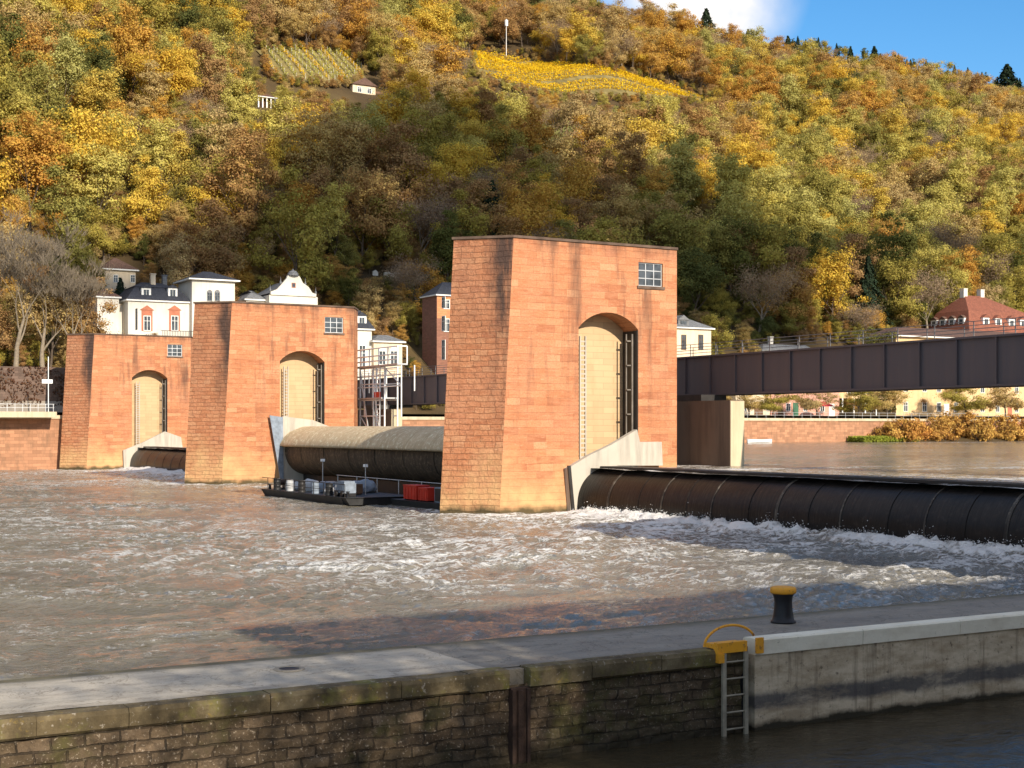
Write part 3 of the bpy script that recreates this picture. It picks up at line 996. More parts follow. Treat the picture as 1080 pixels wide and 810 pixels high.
def m_quay_right():
    t = NT('stained_white_concrete')
    o = t.coord('Object')
    n1 = t.noise(t.coord('Object', (.6, 1, 1.6)), 1.8, 6, .7)
    c = t.mix(t.ramp(n1, [(.40, 0.0), (.62, 1.0)]), (.62, .51, .35), (.38, .29, .18))
    run = t.noise(t.coord('Object', (3.0, 1, .22)), 1.0, 5, .7)
    c = t.mix(t.ramp(run, [(.55, 0.0), (.72, .8)]), c, (.12, .085, .05))
    sp = t.noise(o, 7, 5, .75)
    c = t.mix(t.ramp(sp, [(.58, 0.0), (.68, .85)]), c, (.13, .10, .065))
    z = t.sep(o)[2]
    x = t.sep(o)[0]
    zn = t.math('ADD', z, t.math('MULTIPLY', t.math('SUBTRACT', t.noise(o, 1.2, 5, .7), .5), .30))
    band = t.ramp(zn, [(.30, 0.0), (.42, 1.0), (.62, 1.0), (.74, 0.0)])
    band = t.math('MULTIPLY', band, t.ramp(t.noise(t.coord('Object', (.5, 1, 1.5)), 1.6, 6, .7), [(.30, .25), (.5, 1.0)]))
    c = t.mix(t.math('MULTIPLY', band, .85), c, (.055, .055, .06))
    low = t.ramp(zn, [(.06, 1.0), (.16, 0.0)])
    c = t.mix(low, c, (.035, .028, .015))
    return t.bsdf(c, .85, t.bump(t.noise(o, 10, 5, .7), .5, .03))


def m_white_kerb():
    t = NT('worn_white_kerb_paint')
    o = t.coord('Object')
    n1 = t.noise(t.coord('Object', (.5, 1, 1)), 2.2, 6, .7)
    c = t.mix(t.ramp(n1, [(.42, 0.0), (.75, .6)]), (.80, .74, .58), (.50, .42, .28))
    c = t.mix(t.ramp(t.noise(o, 9, 4, .7), [(.64, 0.0), (.74, .75)]), c, (.15, .11, .07))
    return t.bsdf(c, .8, t.bump(t.noise(o, 14, 4), .3, .02))


MT['quay_wall'] = m_quay_wall(); MT['quay_coping'] = m_quay_coping()
MT['quay_pale'] = m_quay_top('pale_quay_concrete', (.40, .355, .28), (.50, .44, .35), (.17, .14, .10), .65)
MT['quay_dark'] = m_quay_top('dark_quay_concrete', (.23, .20, .16), (.30, .265, .21), (.10, .085, .06), .7)
MT['quay_right'] = m_quay_right(); MT['quay_kerb'] = m_white_kerb()

q = thing('quay', 'long stone mole in the foreground, mossy old wall left and whitened concrete right', 'quay', W(0, 0, 0))


def rough_wall(x0, x1, z0, z1, y, nx, nz, amp, mat, name, blk=(.46, .18)):
    m = MB()
    X, Zg = np.meshgrid(np.linspace(x0, x1, nx), np.linspace(z0, z1, nz), indexing='ij')
    row = np.floor((Zg + .07 * gnoise(X * 1.1, X * 0 + 4.4) + .04 * gnoise(X * 4, Zg * 3)) / blk[1]); col = np.floor(X / blk[0] + .5 * (row % 2) + .2 * gnoise(X * .7, row * 1.7))
    bl = gnoise(col * 3.71 + .37, row * 5.13 + .61)
    dy = amp * (.7 * bl + 1.1 * gnoise(X * 2.2, Zg * 3.0) + .8 * gnoise(X * 6.0, Zg * 7) + .35 * gnoise(X * 14, Zg * 15))
    P = np.stack([X, y - dy, Zg], -1).reshape(-1, 3)
    m.v = [tuple(p) for p in P]
    for i in range(nx - 1):
        for j in range(nz - 1):
            m.f.append([i * nz + j, (i + 1) * nz + j, (i + 1) * nz + j + 1, i * nz + j + 1]); m.mi.append(0); m.sm.append(True)
    o = m.build(name, mat, q)
    me = o.data; li = np.empty(len(me.loops), int); me.loops.foreach_get('vertex_index', li)
    me.uv_layers[0].data.foreach_set('uv', P[li][:, [0, 2]].ravel())       # one unbroken sheet of stone courses
    return o


rough_wall(VQA, VL - .12, -.6, ZQ - .26, UQ + .07, 900, 46, .045, 'quay_wall', 'old_stone_wall')
core = MB(); core.box(VQA, VL - .13, UQ + .2, UQ2 - .02, -2, ZQ - .03); core.box(VL + .13, VQB, UQ + .2, UQ2 - .02, -2, ZQ - .03)
core.box(VL - .13, VL + .13, UQ + .42, UQ2 - .02, -2, ZQ - .03)
core.build('quay_core', 'quay_dark', q)
# coping blocks along the old wall, each a little out of line
cp = MB(); rr_ = random.Random(5)
x = VQA
while x < VL - .12:
    w = rr_.uniform(1.2, 2.4); x1 = min(x + w, VL - .12)
    if x1 - x > .15:
        if not (x < VJ < x1):
            jy, jz = rr_.uniform(-.012, .018), rr_.uniform(-.012, .006)
            a, b_ = x + .004, x1 - .004
            prof = [(UQ - .03 + jy + .05, ZQ - .30), (UQ - .03 + jy, ZQ - .26), (UQ - .04 + jy, ZQ - .06 + jz), (UQ + .0 + jy, ZQ + jz + .004), (UQ + .34, ZQ + jz + .006), (UQ + .34, ZQ - .30)]
            cp.prism(prof, 'yz', a, b_)
        else:
            for a, b_ in ((x + .008, VJ - .2), (VJ + .2, x1 - .008)):
                if b_ - a > .1:
                    cp.prism([(UQ - .01, ZQ - .30), (UQ - .03, ZQ - .05), (UQ + .01, ZQ + .004), (UQ + .34, ZQ + .006), (UQ + .34, ZQ - .30)], 'yz', a, b_)
    x = x1
cp.build('coping_stones', 'quay_coping', q)


def top_sheet(x0, x1, y0, y1, z, mat, name, wob=.0):
    m = MB(); n = max(8, int((x1 - x0) / .12))
    xs_ = np.linspace(x0, x1, n)
    e = wob * (gnoise(xs_ * 1.3, xs_ * 0 + 2.2) + .6 * gnoise(xs_ * 4.1, xs_ * 0 + 7.7))
    ny = 16
    for i, xx in enumerate(xs_):
        for j, t in enumerate(np.linspace(0, 1, ny)):
            yy = y0 + (y1 + e[i] - y0) * t
            m.v.append((xx, yy, z + .012 * float(gnoise(xx * .8, yy * 1.7)) - (.10 * max(0, t - .93) / .07 if wob else 0)))
    for i in range(n - 1):
        for j in range(ny - 1):
            m.f.append([i * ny + j, (i + 1) * ny + j, (i + 1) * ny + j + 1, i * ny + j + 1]); m.mi.append(0); m.sm.append(True)
    # outer face down to the water
    b = len(m.v)
    for i, xx in enumerate(xs_):
        m.v.append((xx, y1 + e[i] + .02, z - .1)); m.v.append((xx, y1 + .05, -1.5))
    for i in range(n - 1):
        m.f.append([b + 2 * i, b + 2 * i + 2, b + 2 * i + 3, b + 2 * i + 1][::-1]); m.mi.append(0); m.sm.append(False)
        m.f.append([i * ny + ny - 1, (i + 1) * ny + ny - 1, b + 2 * i + 2, b + 2 * i]); m.mi.append(0); m.sm.append(True)
    return m.build(name, mat, q)


top_sheet(VQA, VS - .015, UQ + .345, UQ2 - .25, ZQ, 'quay_pale', 'pale_slab', .05)
top_sheet(VS + .015, VQB, UQ + .345, UQ2 - .05, ZQ - .012, 'quay_dark', 'dark_paving', .07)
strip = MB()
xs_ = np.arange(VQA, VS, .5)
rw = MB(); rw.box(VL + .13, VQB, UQ, UQ + .36, -1.5, ZQ - .16); rw.build('concrete_wall', 'quay_right', q)
kb = MB(); x = VL + .13
while x < VQB:
    x1 = min(x + 2.6, VQB)
    kb.prism([(UQ - .035, ZQ - .158), (UQ - .045, ZQ + .10), (UQ - .01, ZQ + .13), (UQ + .30, ZQ + .13), (UQ + .34, ZQ + .10), (UQ + .34, ZQ - .158)], 'yz', x + .006, x1 - .006)
    x = x1
kb.build('white_kerb', 'quay_kerb', q)
gv = MB(); gv.box(VL - .12, VL + .13, UQ + .3, UQ + .41, -1.5, ZQ - .005); gv.build('groove_lining', 'black', q)
ip = MB()
ip.box(VJ - .17, VJ + .17, UQ - .02, UQ + .22, -1.2, ZQ - .30); ip.box(VJ - .05, VJ + .05, UQ - .05, UQ - .02, -1.2, ZQ - .34)
ip.box(VJ - .17, VJ - .11, UQ - .07, UQ - .021, -1.2, ZQ - .32); ip.box(VJ + .11, VJ + .17, UQ - .07, UQ - .021, -1.2, ZQ - .32)
MT['rust'] = m_plain('rusty_iron', (.06, .034, .022), .85, 0, .5, 4, .5)
ip.build('iron_post', 'rust', q)

# manhole cover
vm, um = ground_at(305, 706, ZQ)
mh = thing('manhole_cover', 'small round dark manhole cover in the pale quay slab', 'manhole cover', W(vm, um, ZQ))
m = MB(); m.lathe([(.0, .014), (.15, .014), (.165, .016), (.165, .002)], 28); m.build('lid', 'black', mh)
m = MB(); m.lathe([(.167, .003), (.167, .019), (.25, .017), (.26, .003)], 28); m.build('rim', 'quay_pale', mh)
# bollard
vb_, ub2 = ground_at(826, 656, ZQ)
bo = thing('bollard', 'black waisted mooring bollard with yellow top on the quay', 'bollard', W(vb_, ub2, ZQ - .01))
m = MB(); m.lathe([(.0, .0), (.255, .0), (.255, .03), (.225, .05), (.205, .15), (.185, .30), (.18, .42), (.19, .52), (.22, .585), (.22, .59), (0, .59)], 32); m.build('post', 'black', bo)
m = MB(); m.lathe([(0, .592), (.235, .592), (.262, .61), (.266, .65), (.262, .695), (.245, .72), (.20, .732), (0, .736)], 32); m.build('cap', 'yellow', bo)
# ladder
vl0, vl1 = vx(760, UQ), vx(783, UQ)
ld = thing('quay_ladder', 'steel rung ladder fixed to the quay wall under a yellow bracket', 'ladder', W(0, 0, 0))
MT['ladder_metal'] = m_plain('weathered_ladder_steel', (.34, .30, .22), .6, .1, .35, 4)
for xx in (vl0, vl1):
    m = MB(); m.box(xx - .04, xx + .04, UQ - .12, UQ - .07, -.5, ZQ - .06); m.build('rail', 'ladder_metal', ld)
z = ZQ - .22
while z > -.3:
    m = MB(); m.tube([(vl0 + .03, UQ - .095, z), (vl1 - .03, UQ - .095, z)], .017, 8); m.build('rung', 'ladder_metal', ld); z -= .30
m = MB()
m.box(vl0 - .14, vl1 + .03, UQ - .10, UQ + .02, ZQ - .055, ZQ + .13); m.box(vl0 - .14, vl0 - .02, UQ - .14, UQ - .005, ZQ - .22, ZQ - .057)
m.box(vl0 - .14, vl1 + .03, UQ + .025, UQ + .25, ZQ + .02, ZQ + .10)
m.build('bracket', 'yellow', ld)
m = MB(); m.box(VL + .10, VL + .26, UQ - .10, UQ - .05, ZQ - .12, ZQ + .16); m.build('bracket', 'yellow', ld)
# hoop
hv0, hu0 = ground_at(731, 679, ZQ); hv1, hu1 = ground_at(775, 672, ZQ)
c0, c1 = Vector((hv0, UQ + .45, 0)), Vector((hv1, UQ + .45, 0))
mid = (c0 + c1) / 2; hwid = (c1 - c0).length / 2
pts = [(mid.x + hwid * math.cos(t), UQ + .45, ZQ - .02 + .36 * math.sin(t)) for t in np.linspace(math.pi, 0, 22)]
m = MB(); m.tube(pts, .025, 8)
tag(m.build('grab_hoop', 'yellow', None, W(0, 0, 0), TH), 'thin yellow grab hoop arching over the quay edge above the ladder', 'handrail')

# ------------------------------------------------------------------ far bank, left side
fw = thing('embankment_wall', 'orange sandstone river wall on the far bank, long and low', 'river wall', W(0, BANK, 0))
m = MB(); m.box(-300, 700, 0, .7, -2, 6.55); m.build('wall_face', 'river_wall', fw)
m = MB(); m.box(-300, 700, -.18, .9, 6.553, 7.0); m.build('cap', 'concrete', fw)
sl = thing('promenade_slab', 'pale overhanging concrete slab left of the farthest pier', 'platform', W(0, 186.2, 0))
vA, vB = vx(-40, 186.2), vx(57, 186.2)
m = MB(); m.box(vA, vB, -1.6, 1.5, 6.7, 7.42); m.build('slab', 'concrete', sl)
m = MB()
for k in range(12):
    x = vA + .4 + (vB - vA - .8) * k / 11
    m.box(x - .03, x + .03, -1.5, -1.44, 7.423, 8.4)
for z in (7.9, 8.35):
    m.box(vA + .3, vB - .3, -1.49, -1.45, z, z + .05)
m.build('railing', 'galv', sl)
iw = thing('retaining_wall', 'dark terrace wall overgrown with red-brown ivy, far left bank', 'wall', W(0, 196.1, 0))
m = MB(); m.box(-120, 78, 0, .55, 7.0, 13.5); m.build('wall_face', 'terrace_wall', iw)
n = 9000
cen = np.stack([RNG.uniform(-20, 78, n), -.05 - .25 * RNG.random(n), RNG.uniform(7.6, 13.6, n)], 1)
keepm = gnoise(cen[:, 0] * .5, cen[:, 2] * .6) > -.15
cen = cen[keepm]
nor = RNG.normal(size=cen.shape) * .7 + np.array([0, -1, .3])
o = bpy.data.objects.new('ivy', quads_mesh('ivy', cen, nor, RNG.uniform(.10, .22, len(cen)), [LEAF['ivy']])); COL.objects.link(o); o.parent = iw
mp = thing('gauge_mast', 'slim white mast with a small box, left of the farthest pier', 'mast', W(vx(51, 186), 186.0, 7.42))
m = MB(); m.tube([(0, 0, 0), (0, 0, 7.0)], .06, 8); m.build('pole', 'white_metal', mp)
m = MB(); m.box(-.8, .5, -.12, .12, 3.6, 4.1); m.build('box', 'white_metal', mp)

# ------------------------------------------------------------------ houses
HB = []                              # visible boxes of houses (px), with their depth, to keep trees off


class House:
    def __init__(s, name, label, cat, px0, u, zbase, group=None):
        s.u = u; s.v = vx(px0, u); s.zb = zbase
        s.root = thing(name, label, cat, W(s.v, u, zbase), TH, group)

    def X(s, px):
        return vx(px, s.u) - s.v

    def Z(s, py, px):
        return zz(py, vx(px, s.u), s.u) - s.zb

    def wall(s, x0, x1, y0, y1, z0, z1, mat, name='wall', label=None):
        m = MB(); m.box(x0, x1, y0, y1, z0, z1); o = m.build(name, mat, s.root)
        if label: o['label'] = label
        return o

    def hip(s, x0, x1, y0, y1, z, h, inx, iny, mat, ov=.5, name='roof', flat=False):
        m = MB()
        a0, a1, b0, b1 = x0 - ov, x1 + ov, y0 - ov, y1 + ov
        t = [(x0 + inx, y0 + iny), (x1 - inx, y0 + iny), (x1 - inx, y1 - iny), (x0 + inx, y1 - iny)]
        v = [(a0, b0, z), (a1, b0, z), (a1, b1, z), (a0, b1, z)] + [(p[0], p[1], z + h) for p in t]
        m.add(v, [(0, 3, 2, 1), (0, 1, 5, 4), (1, 2, 6, 5), (2, 3, 7, 6), (3, 0, 4, 7), (4, 5, 6, 7)])
        o = m.build(name, mat, s.root)
        e = MB(); e.box(a0 + .02, a1 - .02, b0 + .02, b1 - .02, z - .22, z - .003); e.build('eaves', 'white_trim', o)
        return o

    def win(s, x, z, w, h, y=0.0, side='front', frame='white_trim', arched=False, label=None, name='window', bars=True):
        """window on the front (facing -y) or on the left side (facing -x; then x is the depth)"""
        def tf(m):
            if side == 'left':
                m.v = [(y + b, -a, c) for a, b, c in m.v]          # a along -y
            return m
        def mk(poly_boxes):
            m = MB()
            for a0, a1, b0, b1, c0, c1 in poly_boxes:
                m.box(a0, a1, b0, b1, c0, c1)
            return m
        f = max(.09, w * .09)
        yy = y if side == 'front' else 0.0
        xx = x if side == 'front' else -x
        bx = [(xx - w / 2, xx + w / 2, yy - .09, yy - .004, z, z + f), (xx - w / 2, xx + w / 2, yy - .09, yy - .004, z + h - f, z + h),
              (xx - w / 2, xx - w / 2 + f, yy - .088, yy - .004, z + f, z + h - f), (xx + w / 2 - f, xx + w / 2, yy - .088, yy - .004, z + f, z + h - f)]
        if bars:
            bx += [(xx - f * .35, xx + f * .35, yy - .086, yy - .03, z + f, z + h - f), (xx - w / 2 + f, xx + w / 2 - f, yy - .084, yy - .03, z + h * .64, z + h * .64 + f * .6)]
        m = mk(bx)
        if arched:
            pl = [(xx + (w / 2) * math.cos(t), z + h + (w / 2) * .9 * math.sin(t)) for t in np.linspace(0, math.pi, 10)]
            m.prism(pl, 'xz', yy - .09, yy - .004)
        o = tf(m).build(name, frame, s.root)
        g = mk([(xx - w / 2 + f * .6, xx + w / 2 - f * .6, yy - .05, yy - .006, z + f * .6, z + h - f * .6)])
        tf(g).build('pane', 'glass', o)
        if label: o['label'] = label
        return o

    def dormer(s, x, z, w, h, y, dep, mat='white_trim', roof='slate', roof_o=None, side='front'):
        def tf(m):
            if side == 'left':
                m.v = [(y + b, x - (a - x) if False else a, c) for a, b, c in m.v]
            return m
        m = MB()
        if side == 'front':
            m.box(x - w / 2, x + w / 2, y, y + dep, z, z + h)
        else:
            m.box(y, y + dep, x - w / 2, x + w / 2, z, z + h)
        o = m.build('dormer', mat, s.root)
        r = MB()
        pts2 = [(-w / 2 - .15, z + h), (0, z + h + w * .38), (w / 2 + .15, z + h)]
        if side == 'front':
            r.prism([(x + a, b) for a, b in pts2], 'xz', y - .15, y + dep)
        else:
            r.prism([(x + a, b) for a, b in pts2], 'yz', y - .15, y + dep)
        r.build('dormer_roof', roof, o)
        g = MB()
        gw, gz0, gz1 = w * .28, z + h * .18, z + h * .86
        if side == 'front':
            g.box(x - gw, x - .03, y - .03, y - .004, gz0, gz1); g.box(x + .03, x + gw, y - .03, y - .004, gz0, gz1)
        else:
            g.box(y - .03, y - .004, x - gw, x - .03, gz0, gz1); g.box(y - .03, y - .004, x + .03, x + gw, gz0, gz1)
        g.build('pane', 'glass', o)
        return o

    def chimney(s, x, y, z, h, roof, mat='cream_wall', w=.7):
        m = MB(); m.box(x - w / 2, x + w / 2, y - w / 2, y + w / 2, z, z + h); m.box(x - w / 2 - .08, x + w / 2 + .08, y - w / 2 - .08, y + w / 2 + .08, z + h + .003, z + h + .15)
        return m.build('chimney', mat, roof)


def keep_off(px0, px1, py0, py1, u):
    HB.append((px0, px1, py0, py1, u))


# white villa
h = House('villa', 'white villa with slate mansard roof and square tower above the farthest pier', 'villa', 135, 218, 14.0)
e = h.Z(318, 160); W1 = h.X(200)
h.wall(0, W1, 0, 9, -6, e, 'white_wall')
r = h.hip(0, W1, 0, 9, e + .2, h.Z(302, 160) - e - .2, 1.5, 1.5, 'slate', .35)
cap = MB(); zc = h.Z(302, 160)
cap.add([(1.35, 1.35, zc + .003), (W1 - 1.35, 1.35, zc + .003), (W1 - 1.35, 7.65, zc + .003), (1.35, 7.65, zc + .003), (3.3, 4.5, zc + 1.0), (W1 - 3.3, 4.5, zc + 1.0)],
        [(0, 1, 5, 4), (1, 2, 5), (2, 3, 4, 5), (3, 0, 4), (0, 3, 2, 1)]); cap.build('upper_roof', 'slate', r)
for px in (155, 183):
    h.dormer(h.X(px), h.Z(316.5, px), 1.45, 1.9, .35, 1.6, roof_o=r)
for px in (155, 184):
    x = h.X(px)
    tr = MB(); tr.box(x - .85, x + .85, -.07, -.003, h.Z(349, px), h.Z(327, px))
    tr.prism([(x - 1.1, h.Z(327, px)), (x + 1.1, h.Z(327, px)), (x, h.Z(322, px))], 'xz', -.14, -.003)
    tr.build('window_surround', 'red_trim', h.root)
    h.win(x, h.Z(349, px), 1.15, h.Z(333, px) - h.Z(349, px), -.075)
h.chimney(h.X(168), 3.6, zc + .3, 1.9, r); h.chimney(h.X(184), 5.5, zc + .3, 2.0, r, 'grey_roof')
tx0, tx1 = h.X(200), h.X(245)
te = h.Z(297, 222)
h.wall(tx0 + .003, tx1, -1.2, 6, -6, te, 'white_wall', 'tower')
h.hip(tx0, tx1, -1.2, 6, te + .25, 1.5, 2.8, 3.2, 'slate', .7, 'tower_roof')
for px in (218.5, 226.5):
    h.win(h.X(px), h.Z(318, px), .85, h.Z(309, px) - h.Z(318, px), -1.2, arched=True, frame='grey_roof')
h.wall(h.X(106), h.X(129), 2.0, 8, -6, h.Z(313, 118), 'white_wall', 'annex')
ar = h.hip(h.X(106), h.X(129), 2.0, 8, h.Z(313, 118) + .2, 1.3, 1.3, 2, 'brown_tiles', .35, 'annex_roof')
h.wall(h.X(129) + .003, -.003, 3.0, 8.4, -6, h.Z(319, 131), 'white_wall', 'link')
h.win(-5.0, h.Z(350, 136), 1.0, 3.2, 0.0, 'left', 'grey_roof')
rb = MB()
for i in range(20):
    x = h.X(168) + (W1 - h.X(168)) * i / 19
    rb.box(x - .03, x + .03, -1.9, -1.84, h.Z(356, 180), h.Z(350, 180))
rb.box(h.X(166), W1, -1.92, -1.82, h.Z(350, 180), h.Z(350, 180) + .08); rb.box(h.X(140), W1, -2.0, -.003, h.Z(356, 180) - .3, h.Z(356, 180))
rb.build('terrace', 'darksteel', h.root)
keep_off(104, 247, 284, 352, 218)

# house behind the villa
h = House('house', 'brown roofed house among dark trees behind the white villa', 'house', 110, 238, 20)
h.wall(0, h.X(143), 0, 7, -8, h.Z(285, 125), 'cream_wall')
r = h.hip(0, h.X(143), 0, 7, h.Z(285, 125) + .2, 2.2, 2.4, 3.2, 'brown_tiles', .5)
h.win(h.X(140), h.Z(298, 140), .8, 1.3); h.win(h.X(122), h.Z(298, 122), .8, 1.3)
keep_off(108, 147, 270, 300, 236)

# gabled villa
h = House('villa', 'white villa with stepped baroque gable behind the second pier', 'villa', 284, 222, 14)
e = h.Z(312, 305); W1 = h.X(335)
h.wall(0, W1, 0, 9, -6, e, 'white_wall')
gz = lambda py: h.Z(py, 309)
gx = lambda px: h.X(px)
gb = MB()
gb.prism([(gx(285), gz(312)), (gx(333), gz(312)), (gx(333), gz(309)), (gx(329), gz(308)), (gx(325), gz(302)), (gx(319), gz(298)), (gx(316), gz(292)), (gx(315), gz(291)), (gx(303), gz(291)), (gx(302), gz(294)), (gx(297), gz(300)), (gx(292), gz(306)), (gx(285), gz(309))], 'xz', -.25, .25)
go = gb.build('gable', 'white_wall', h.root)
dm = MB(); dm.lathe([(.95, 0), (.9, .35), (.6, .75), (.15, .95), (.0, 1.25)], 12, 0, (gx(309), 0, gz(291) + .003)); dm.build('gable_dome', 'grey_roof', go)
for px in (285, 333, 296, 322):
    f = MB(); f.lathe([(.14, 0), (.2, .3), (.08, .5), (.0, 1.3)], 8, 0, (gx(px), 0, gz(309 if px in (285, 333) else 300) + .003)); f.build('finial', 'grey_roof', go)
h.win(gx(309), gz(303.5), .7, .8, -.25, frame='red_trim', bars=False)
rm = MB(); rm.prism([(0.2, gz(310)), (W1 - .2, gz(310)), (gx(309), gz(295))], 'xz', .255, 9); rm.build('roof', 'grey_roof', h.root)
h.wall(h.X(264), -.003, 2, 9, -6, h.Z(316, 275), 'white_wall', 'side_wing')
h.hip(h.X(264), 0, 2, 9, h.Z(316, 275) + .2, 1.6, 2, 2.5, 'grey_roof', .4, 'wing_roof')
keep_off(262, 337, 284, 322, 222)

# white house right of the second pier
h = House('house', 'white house with dormer and arched bay behind the scaffold', 'house', 352, 212, 9)
e = h.Z(348, 382); W1 = h.X(392)
h.wall(0, W1, 0, 8, -4, e, 'white_wall')
r = h.hip(0, W1, 0, 8, e + .2, h.Z(328, 382) - e, 1.4, 1.4, 'slate', .45)
h.dormer(h.X(382), h.Z(345.5, 382), 1.6, 1.9, .1, 2.0)
h.win(h.X(382), h.Z(388, 382), 1.2, h.Z(360, 382) - h.Z(388, 382) - .6)
h.win(h.X(370), h.Z(388, 370), 1.2, h.Z(360, 370) - h.Z(388, 370) - .6)
h.wall(W1 + .003, h.X(422), -.8, 6, -4, h.Z(361, 405), 'cream_wall', 'bay')
h.hip(W1 + .1, h.X(422), -.8, 6, h.Z(361, 405) + .15, 1.1, 1.6, 2, 'grey_roof', .5, 'bay_roof')
for px in (401, 413):
    h.win(h.X(px), h.Z(385, px), 1.3, h.Z(370, px) - h.Z(385, px), -.8, arched=True)
keep_off(352, 392, 320, 452, 212); keep_off(392, 424, 354, 452, 212)

# brown house left of the tallest pier
h = House('house', 'tall brown house with slate roof left of the tallest pier', 'house', 461, 214, 7.4)
e = h.Z(312, 468)
h.wall(0, 14, 0, 5.5, h.Z(336, 468), e, 'orange_wall', 'wall'); h.wall(0, 14, .003, 5.5, -2, h.Z(336, 468) - .003, 'brown_wall', 'wall', 'lower front wall, shade painted as dark brown')  # shade on the lower front painted as brown below the lit orange
sd = MB(); sd.box(-.06, -.003, .0, 5.5, -2, e); sd.build('side_wall', 'brown_wall', h.root)  # shaded side coloured with the same dark brown
r = h.hip(0, 14, 0, 5.5, e + .2, 2.4, 2.4, 2.6, 'slate', .4)
for py0, py1 in ((326, 314), (350, 334), (380, 359)):
    z0 = h.Z(py0, 455); z1 = h.Z(py1, 455)
    h.win(-2.6, z0, 1.25, z1 - z0, -.06, 'left')
for py0, py1 in ((326, 316), (350, 336)):
    h.win(h.X(471), h.Z(py0, 471), 1.2, h.Z(py1, 471) - h.Z(py0, 471))
keep_off(444, 480, 296, 400, 214)

# yellow house right of the tallest pier
h = House('house', 'small cream yellow house with grey roof above the left end of the bridge', 'house', 690, 206, 7.4)
e = h.Z(347, 730)
h.wall(0, h.X(750), 0, 9, -2, e, 'cream_wall')
r = h.hip(0, h.X(750), 0, 9, e + .25, 1.9, 3.0, 3.2, 'grey_roof', .55)
for px in (704, 721, 739):
    z0 = h.Z(369, px); h.win(h.X(px), z0, 1.1, h.Z(353, px) - z0, frame='wood')
h.dormer(h.X(723), e + .3, 2.4, 1.3, .6, 2.0, 'grey_roof', 'grey_roof')
keep_off(712, 754, 332, 380, 206)

# long low house seen under the bridge
def shopfront(hs, px, w, hgt, mat, name='door'):
    x = hs.X(px); m = MB(); m.box(x - w / 2, x + w / 2, -.07, -.004, 0, hgt); return m.build(name, mat, hs.root)


h = House('house', 'low pink and white house with shop doors seen under the bridge', 'house', 776, 203.5, 7.4)
h.wall(0, h.X(812), 0, 7, -2, 7.0, 'cream_wall'); h.wall(h.X(812) + .003, h.X(884), -.3, 7, -2, 7.0, 'pink_wall', 'wall', 'pink half of the front wall')
h.hip(0, h.X(884), 0, 7, 7.2, 2.6, 4, 3.2, 'grey_roof', .4)
for px, w, hg, mt in ((800, 2.0, 2.7, 'wood'), (838, 1.3, 2.6, 'green_paint'), (822, 1.2, 2.3, 'wood'), (876, 1.4, 2.5, 'white_trim')):
    o = shopfront(h, px, w, hg, mt)
    o.data.transform(Matrix.Translation((0, -.3 if px > 812 else 0, 0)))
for px in (830, 848, 866):
    h.win(h.X(px), 1.0, 1.1, 1.5, -.3)
for px in (785, 810):
    h.win(h.X(px), 1.0, 1.0, 1.5)
h = House('house', 'modern black and yellow house with white canopy under the bridge', 'house', 885, 204.5, 7.4)
W1 = h.X(944)
h.wall(0, W1, 0, 8, 3.6, 7.4, 'yellow_wall'); h.wall(.2, W1 - 1.3, 1.5, 8, -2, 3.597, 'darksteel', 'ground_floor')
h.wall(W1 - 1.2, W1 - .003, .05, 8, -2, 3.597, 'yellow_wall', 'wall')
h.hip(0, W1, 0, 8, 7.6, .6, 1, 1, 'grey_roof', .3)
m = MB(); m.box(h.X(920), h.X(932), -1.0, 1.3, 1.9, 2.15); m.box(h.X(920), h.X(920) + .2, -1.0, -.8, 0, 1.897); m.build('canopy', 'white_trim', h.root)
for px in (888, 900, 912):
    m = MB(); x = h.X(px); m.box(x - .14, x + .14, -.2, .1, 0, 3.58); m.build('column', 'white_trim', h.root)
for px in (897, 912, 930):
    h.win(h.X(px), 4.5, 2.0, 1.6)

h = House('house', 'long yellow house with dark eaves beside the shrubs, right of the bridge trees', 'house', 945, 203.5, 7.4)
W1 = h.X(1130)
h.wall(0, W1, 0, 9, -2, h.Z(357, 1000), 'yellow_wall')
h.hip(0, W1, 0, 9, h.Z(357, 1000) + .2, 2.0, 4, 4, 'brown_tiles', .9)
for px in (955, 975, 990, 1008, 1036, 1052, 1072):
    h.win(h.X(px), 1.1, 1.2, 1.9); h.win(h.X(px), 5.0, 1.2, 1.9)
shopfront(h, 1065, 1.3, 2.5, 'red_trim'); shopfront(h, 998, 1.5, 2.7, 'white_trim')

h = House('house', 'big house with red mansard roof, white dormers and chimneys at right', 'house', 1022, 224, 10)
e = h.Z(351, 1040); W1 = h.X(1100); D = 13.0
h.wall(0, W1, 0, D, -3, e, 'cream_wall')
m = MB(); zt = h.Z(309, 1040); z1 = e + .25
ov = .7
rx0, rx1 = h.X(1040), h.X(1058)
kn = z1 + (zt - z1) * .55
v = [(-ov, -ov, z1), (W1 + ov, -ov, z1), (W1 + ov, D + ov, z1), (-ov, D + ov, z1),
     (1.8, 1.8, kn), (W1 - 3.4, 1.8, kn), (W1 - 3.4, D - 1.8, kn), (1.8, D - 1.8, kn),
     (rx0, D / 2 - .3, zt), (rx1, D / 2 - .3, zt), (rx1, D / 2 + .3, zt), (rx0, D / 2 + .3, zt)]
m.add(v, [(0, 1, 5, 4), (1, 2, 6, 5), (2, 3, 7, 6), (3, 0, 4, 7), (4, 5, 9, 8), (5, 6, 10, 9), (6, 7, 11, 10), (7, 4, 8, 11), (8, 9, 10, 11), (0, 3, 2, 1)])
r = m.build('roof', 'red_tiles', h.root)
ev = MB(); ev.box(-ov + .02, W1 + ov - .02, -ov + .02, D + ov - .02, z1 - .3, z1 - .003); ev.build('eaves', 'white_trim', r)
h.chimney(rx0, D / 2, zt - .6, 2.0, r, 'white_wall', 1.2); h.chimney(rx1, D / 2, zt - .6, 2.0, r, 'white_wall', 1.2)
